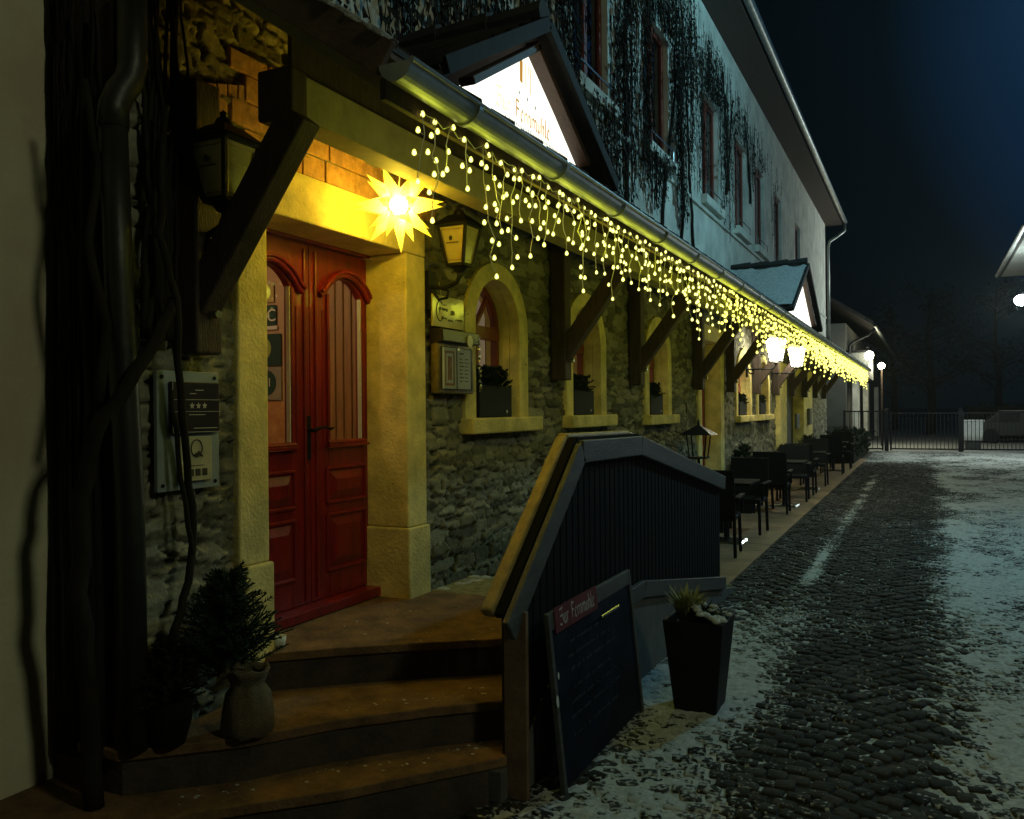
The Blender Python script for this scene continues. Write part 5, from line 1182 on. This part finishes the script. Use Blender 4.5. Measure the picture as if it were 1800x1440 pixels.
# ================================================================== FAR HOUSE with porch and lamps
fh = empty('far_house', (-3, 42, 0), 'lower grey house with pale porch columns beyond the garden fence', 'building')
MB().box(-6, -2.75, 35.4, 60, -0.03, 4.9).build('wall', M['fgrey'], fh)
MB().prism([(-1.75, 4.75), (-6, 7.6), (-6, 7.75), (-1.72, 4.88)], 'y', 34.9, 60.5).build('roof', M['tile'], fh)
g = trough(-1.68, 4.72, 0.07, 34.8, 60.4, 8); g.build('gutter', M['zinc'], fh, smooth=True)
MB().tube([(-1.7, 35.5, 4.65), (-1.95, 35.5, 4.4), (-2.5, 35.5, 4.15), (-2.62, 35.5, 4.0), (-2.62, 35.5, 3.0)], 0.05, 8).build('downpipe', M['black'], fh, smooth=True)
MB().box(-2.74, -1.95, 35.6, 39.0, 2.75, 3.75).build('balcony', M['shutter'], fh, 0.01)
MB().box(-2.75, -1.90, 35.55, 39.1, 3.76, 3.84).build('balcony_rail', M['black'], fh)
for y in (36.2, 42.5, 52.0): MB().box(-2.55, -2.33, y-0.4, y+0.4, 0.0, 2.74).build('porch_column', M['cream'], fh, 0.01)
for (a, c) in ((37.4, 41.0), (44.0, 50.0)): MB().box(-2.76, -2.73, a, c, 0.0, 2.5).build('doorway', M['shade'], fh)
fl = empty('porch_lamp', (-1.93, 35.3, 3.6), 'bright white porch lamp on the balcony corner of the far house', 'lamp')
def far_lamp(root, x, y, z, wallx, pw):
    b = MB(); b.add([(x+v.x*0.17, y+v.y*0.17, z+v.z*0.17) for v in iv], iff); b.build('globe', M['hot'], root, smooth=True)
    MB().tube([(x, y, z+0.17), (x, y, z+0.30), (wallx, y, z+0.32)], 0.02, 6).build('arm', M['black'], root)
    lamp('porch_bulb', (x, y, z), pw, C_LANT, 0.25, root)
far_lamp(fl, -1.90, 35.2, 3.60, -2.0, 70)
fl2 = empty('post_lamp', (-1.62, 39.0, 0), 'bright white globe lamp on a post just past the gate post', 'lamp')
b = MB(); b.add([(-1.63+v.x*0.14, 39+v.y*0.14, 3.36+v.z*0.14) for v in iv], iff); b.build('globe', M['hot'], fl2, smooth=True)
MB().tube([(-1.63, 39, 0), (-1.63, 39, 3.2)], [0.05, 0.035], 10).build('post', M['dwood'], fl2)
lamp('post_bulb', (-1.40, 38.7, 3.36), 150, C_LANT, 0.25, fl2)

# ================================================================== RIGHT: house corner, lamps
rh = empty('right_house', (5, 31, 0), 'dark house at the right edge with a snow dusted roof overhang', 'building')
MB().box(3.45, 9, 26.5, 35.5, -0.03, 6.45).build('wall', M['fgrey'], rh)
MB().prism([(2.52, 6.35), (7, 9.6), (7, 9.75), (2.48, 6.5)], 'y', 26.0, 36.0).build('roof', M['tile'], rh)
MB().prism([(2.50, 6.512), (7, 9.762), (7, 9.80), (2.49, 6.55)], 'y', 26.05, 35.95).build('roof_snow', M['snow'], rh)
MB().box(2.56, 3.44, 26.1, 35.9, 6.36, 6.39).build('soffit', M['fgrey'], rh)
g = trough(2.42, 6.42, 0.07, 26, 36, 8); g.build('gutter', M['zinc'], rh, smooth=True)
rl2 = empty('wall_street_lamp', (2.65, 30, 4.84), 'cold white lamp on an arm from the right house below its eaves', 'lamp')
b = MB(); b.add([(2.66+v.x*0.20, 30+v.y*0.20, 4.84+v.z*0.17) for v in iv], iff); b.build('globe', M['cold'], rl2, smooth=True)
MB().tube([(3.44, 30, 5.1), (3.0, 30, 5.18), (2.68, 30, 5.05)], 0.025, 8).build('arm', M['black'], rl2)
lamp('lamp_bulb', (2.40, 29.8, 4.7), P_FAR, (0.85, 1.0, 0.97), 0.25, rl2)
# street lamps whose light reaches in from just outside the picture on the right
def street_lamp(px_, hx, y, h, power, col, label):
    o = empty('street_lamp', (px_, y, 0), label, 'street lamp')
    MB().tube([(px_, y, 0), (px_, y, h-0.5), (px_-0.1, y, h-0.15), (px_-0.4, y, h), (hx+0.25, y, h)], [0.06, 0.045, 0.04, 0.035, 0.03], 10).build('post', M['black'], o, smooth=True)
    MB().box(hx-0.25, hx+0.25, y-0.1, y+0.1, h-0.04, h+0.04).build('head', M['black'], o, 0.02)
    MB().box(hx-0.21, hx+0.21, y-0.08, y+0.08, h-0.055, h-0.042).build('lens', M['cold'], o)
    lamp('street_lamp_bulb', (hx, y, h-0.12), power, col, 0.22 if y > 5 else 0.45, o)
street_lamp(4.6, 1.6, 11.0, 6.6, P_STREET, C_STREET, 'tall street lamp on a long arm throwing blue light on the upper wall')
street_lamp(6.0, 5.0, 0.8, 6.0, P_SIDE, C_SIDE, 'street lamp opposite the entrance steps on the right side of the street')

# bin and dark box behind the gate, dark trees
wb = empty('white_bin', (1.55, 36.5, 0), 'white lidded bin standing behind the right gate leaf', 'bin')
MB().add(*(lambda x, y: ([(x-.30,y-.3,0.35),(x+.30,y-.3,0.35),(x+.30,y+.3,0.35),(x-.30,y+.3,0.35),(x-.35,y-.35,1.05),(x+.35,y-.35,1.05),(x+.35,y+.35,1.05),(x-.35,y+.35,1.05)], [(3,2,1,0),(4,5,6,7),(0,1,5,4),(1,2,6,5),(2,3,7,6),(3,0,4,7)]))(1.62, 36.5)).build('body', M['bin'], wb, 0.02)
MB().box(1.24, 2.0, 36.12, 36.88, 1.055, 1.12).build('lid', M['bin'], wb, 0.02)
MB().box(1.36, 1.88, 36.3, 36.7, 0.0, 0.36).build('wheel_base', M['dark'], wb)
pk = empty('parked_car', (3.9, 42, 0), 'dark snow topped car parked behind the right gate leaf', 'car')
b = MB(); pr = [(1.9, 0.30), (1.9, 0.75), (2.3, 0.86), (2.9, 1.38), (4.6, 1.40), (5.3, 0.95), (5.9, 0.85), (5.95, 0.35)]
b.prism([(x, z) for x, z in pr], 'y', 43.0, 44.7); b.build('body', M['dark'], pk, 0.05)
for x in (2.6, 5.2): MB().prism([(x+0.32*math.cos(k*math.pi/8), 0.32+0.32*math.sin(k*math.pi/8)) for k in range(16)], 'y', 42.95, 43.2).build('wheel', M['black'], pk)
MB().box(3.0, 4.5, 43.1, 44.6, 1.405, 1.43).build('snow_cap', M['snow'], pk, 0.01)
MB().prism([(2.45, 0.90), (2.95, 1.32), (3.7, 1.34), (3.7, 0.92)], 'y', 42.985, 42.999).build('side_window', M['glass'], pk)

def tree(x, y, h, r, label, seed):
    o = empty('bare_tree', (x, y, 0), label, 'tree', 'dark trees behind the gate'); rg_ = random.Random(seed); tr = MB(); cr_ = MB()
    tr.tube([(x, y, -0.05), (x+0.1, y, h*0.3), (x-0.1, y+0.1, h*0.6), (x, y, h*0.9)], [0.28, 0.2, 0.12, 0.03], 8)
    for k in range(26):
        z = h*rg_.uniform(0.22, 0.9); a = rg_.uniform(0, 6.28); l_ = r*(1.1-z/h)*rg_.uniform(0.8, 1.4)+0.4; e_ = Vector((x+l_*math.cos(a), y+l_*math.sin(a), z+l_*0.5))
        tr.tube([(x, y, z), (x+l_*0.5*math.cos(a), y+l_*0.5*math.sin(a), z+l_*0.2), e_], [0.06, 0.035, 0.012], 5)
        for q in range(60):
            f = rg_.uniform(0.3, 1.05); c = Vector((x, y, z)).lerp(e_, f)+Vector((rg_.gauss(0, .35), rg_.gauss(0, .35), rg_.gauss(0, .3))); s_ = rg_.uniform(0.08, 0.2); d_ = Vector((rg_.uniform(-1,1), rg_.uniform(-1,1), rg_.uniform(-1,1))).normalized(); e2 = d_.orthogonal().normalized()*s_*0.5
            cr_.add([c-e2, c+e2, c+d_*s_], [(0,1,2)])
    tr.build('trunk', M['bark'], o); cr_.build('crown', M['leaf'], o)
tree(0.3, 56, 9, 3.2, 'dark tree straight behind the left gate leaf', 1)
tree(4.0, 60, 10, 3.5, 'tallest dark tree behind the white bin', 2)
tree(-4.5+2.5, 66, 9, 3.0, 'dark tree rising past the far house roof end', 3)
tree(8.5, 54, 8, 3.2, 'dark tree at the right behind the parked car', 4)
hg = empty('yard_hedge', (5, 50, 0), 'dark hedge closing the yard behind the bin', 'hedge')
b = MB(); rg = random.Random(5)
for k in range(900):
    c = Vector((rg.uniform(1.8, 14), 49+rg.uniform(-0.6, 0.6), rg.uniform(0.05, 1.75))); s_ = rg.uniform(0.12, 0.3); d_ = Vector((rg.uniform(-1,1), rg.uniform(-1,1), rg.uniform(-1,1))).normalized(); e2 = d_.orthogonal().normalized()*s_*0.5; b.add([c-e2, c+e2, c+d_*s_], [(0,1,2)])
b.build('foliage', M['ever'], hg); MB().box(1.9, 14, 48.7, 49.3, 0, 1.6).build('core', M['leaf'], hg)

# ================================================================== night haze, added for a glow round the lamps
hz = MB().box(-13, 15, -8, 71, -1.1, 12.2).build('haze', M['shade']); hm = bpy.data.materials.new('night_haze'); hm.use_nodes = True; N = hm.node_tree.nodes; N.remove(N['Principled BSDF'])
pv = N.new('ShaderNodeVolumePrincipled'); pv.inputs['Color'].default_value = (0.85, 0.92, 0.9, 1); pv.inputs['Density'].default_value = 0.0006; pv.inputs['Anisotropy'].default_value = 0.35
hm.node_tree.links.new(pv.outputs[0], N['Material Output'].inputs['Volume']); hz.data.materials.clear(); hz.data.materials.append(hm); tag(hz, 'thin night haze added for a glow round the lamps', 'haze', kind='stuff')
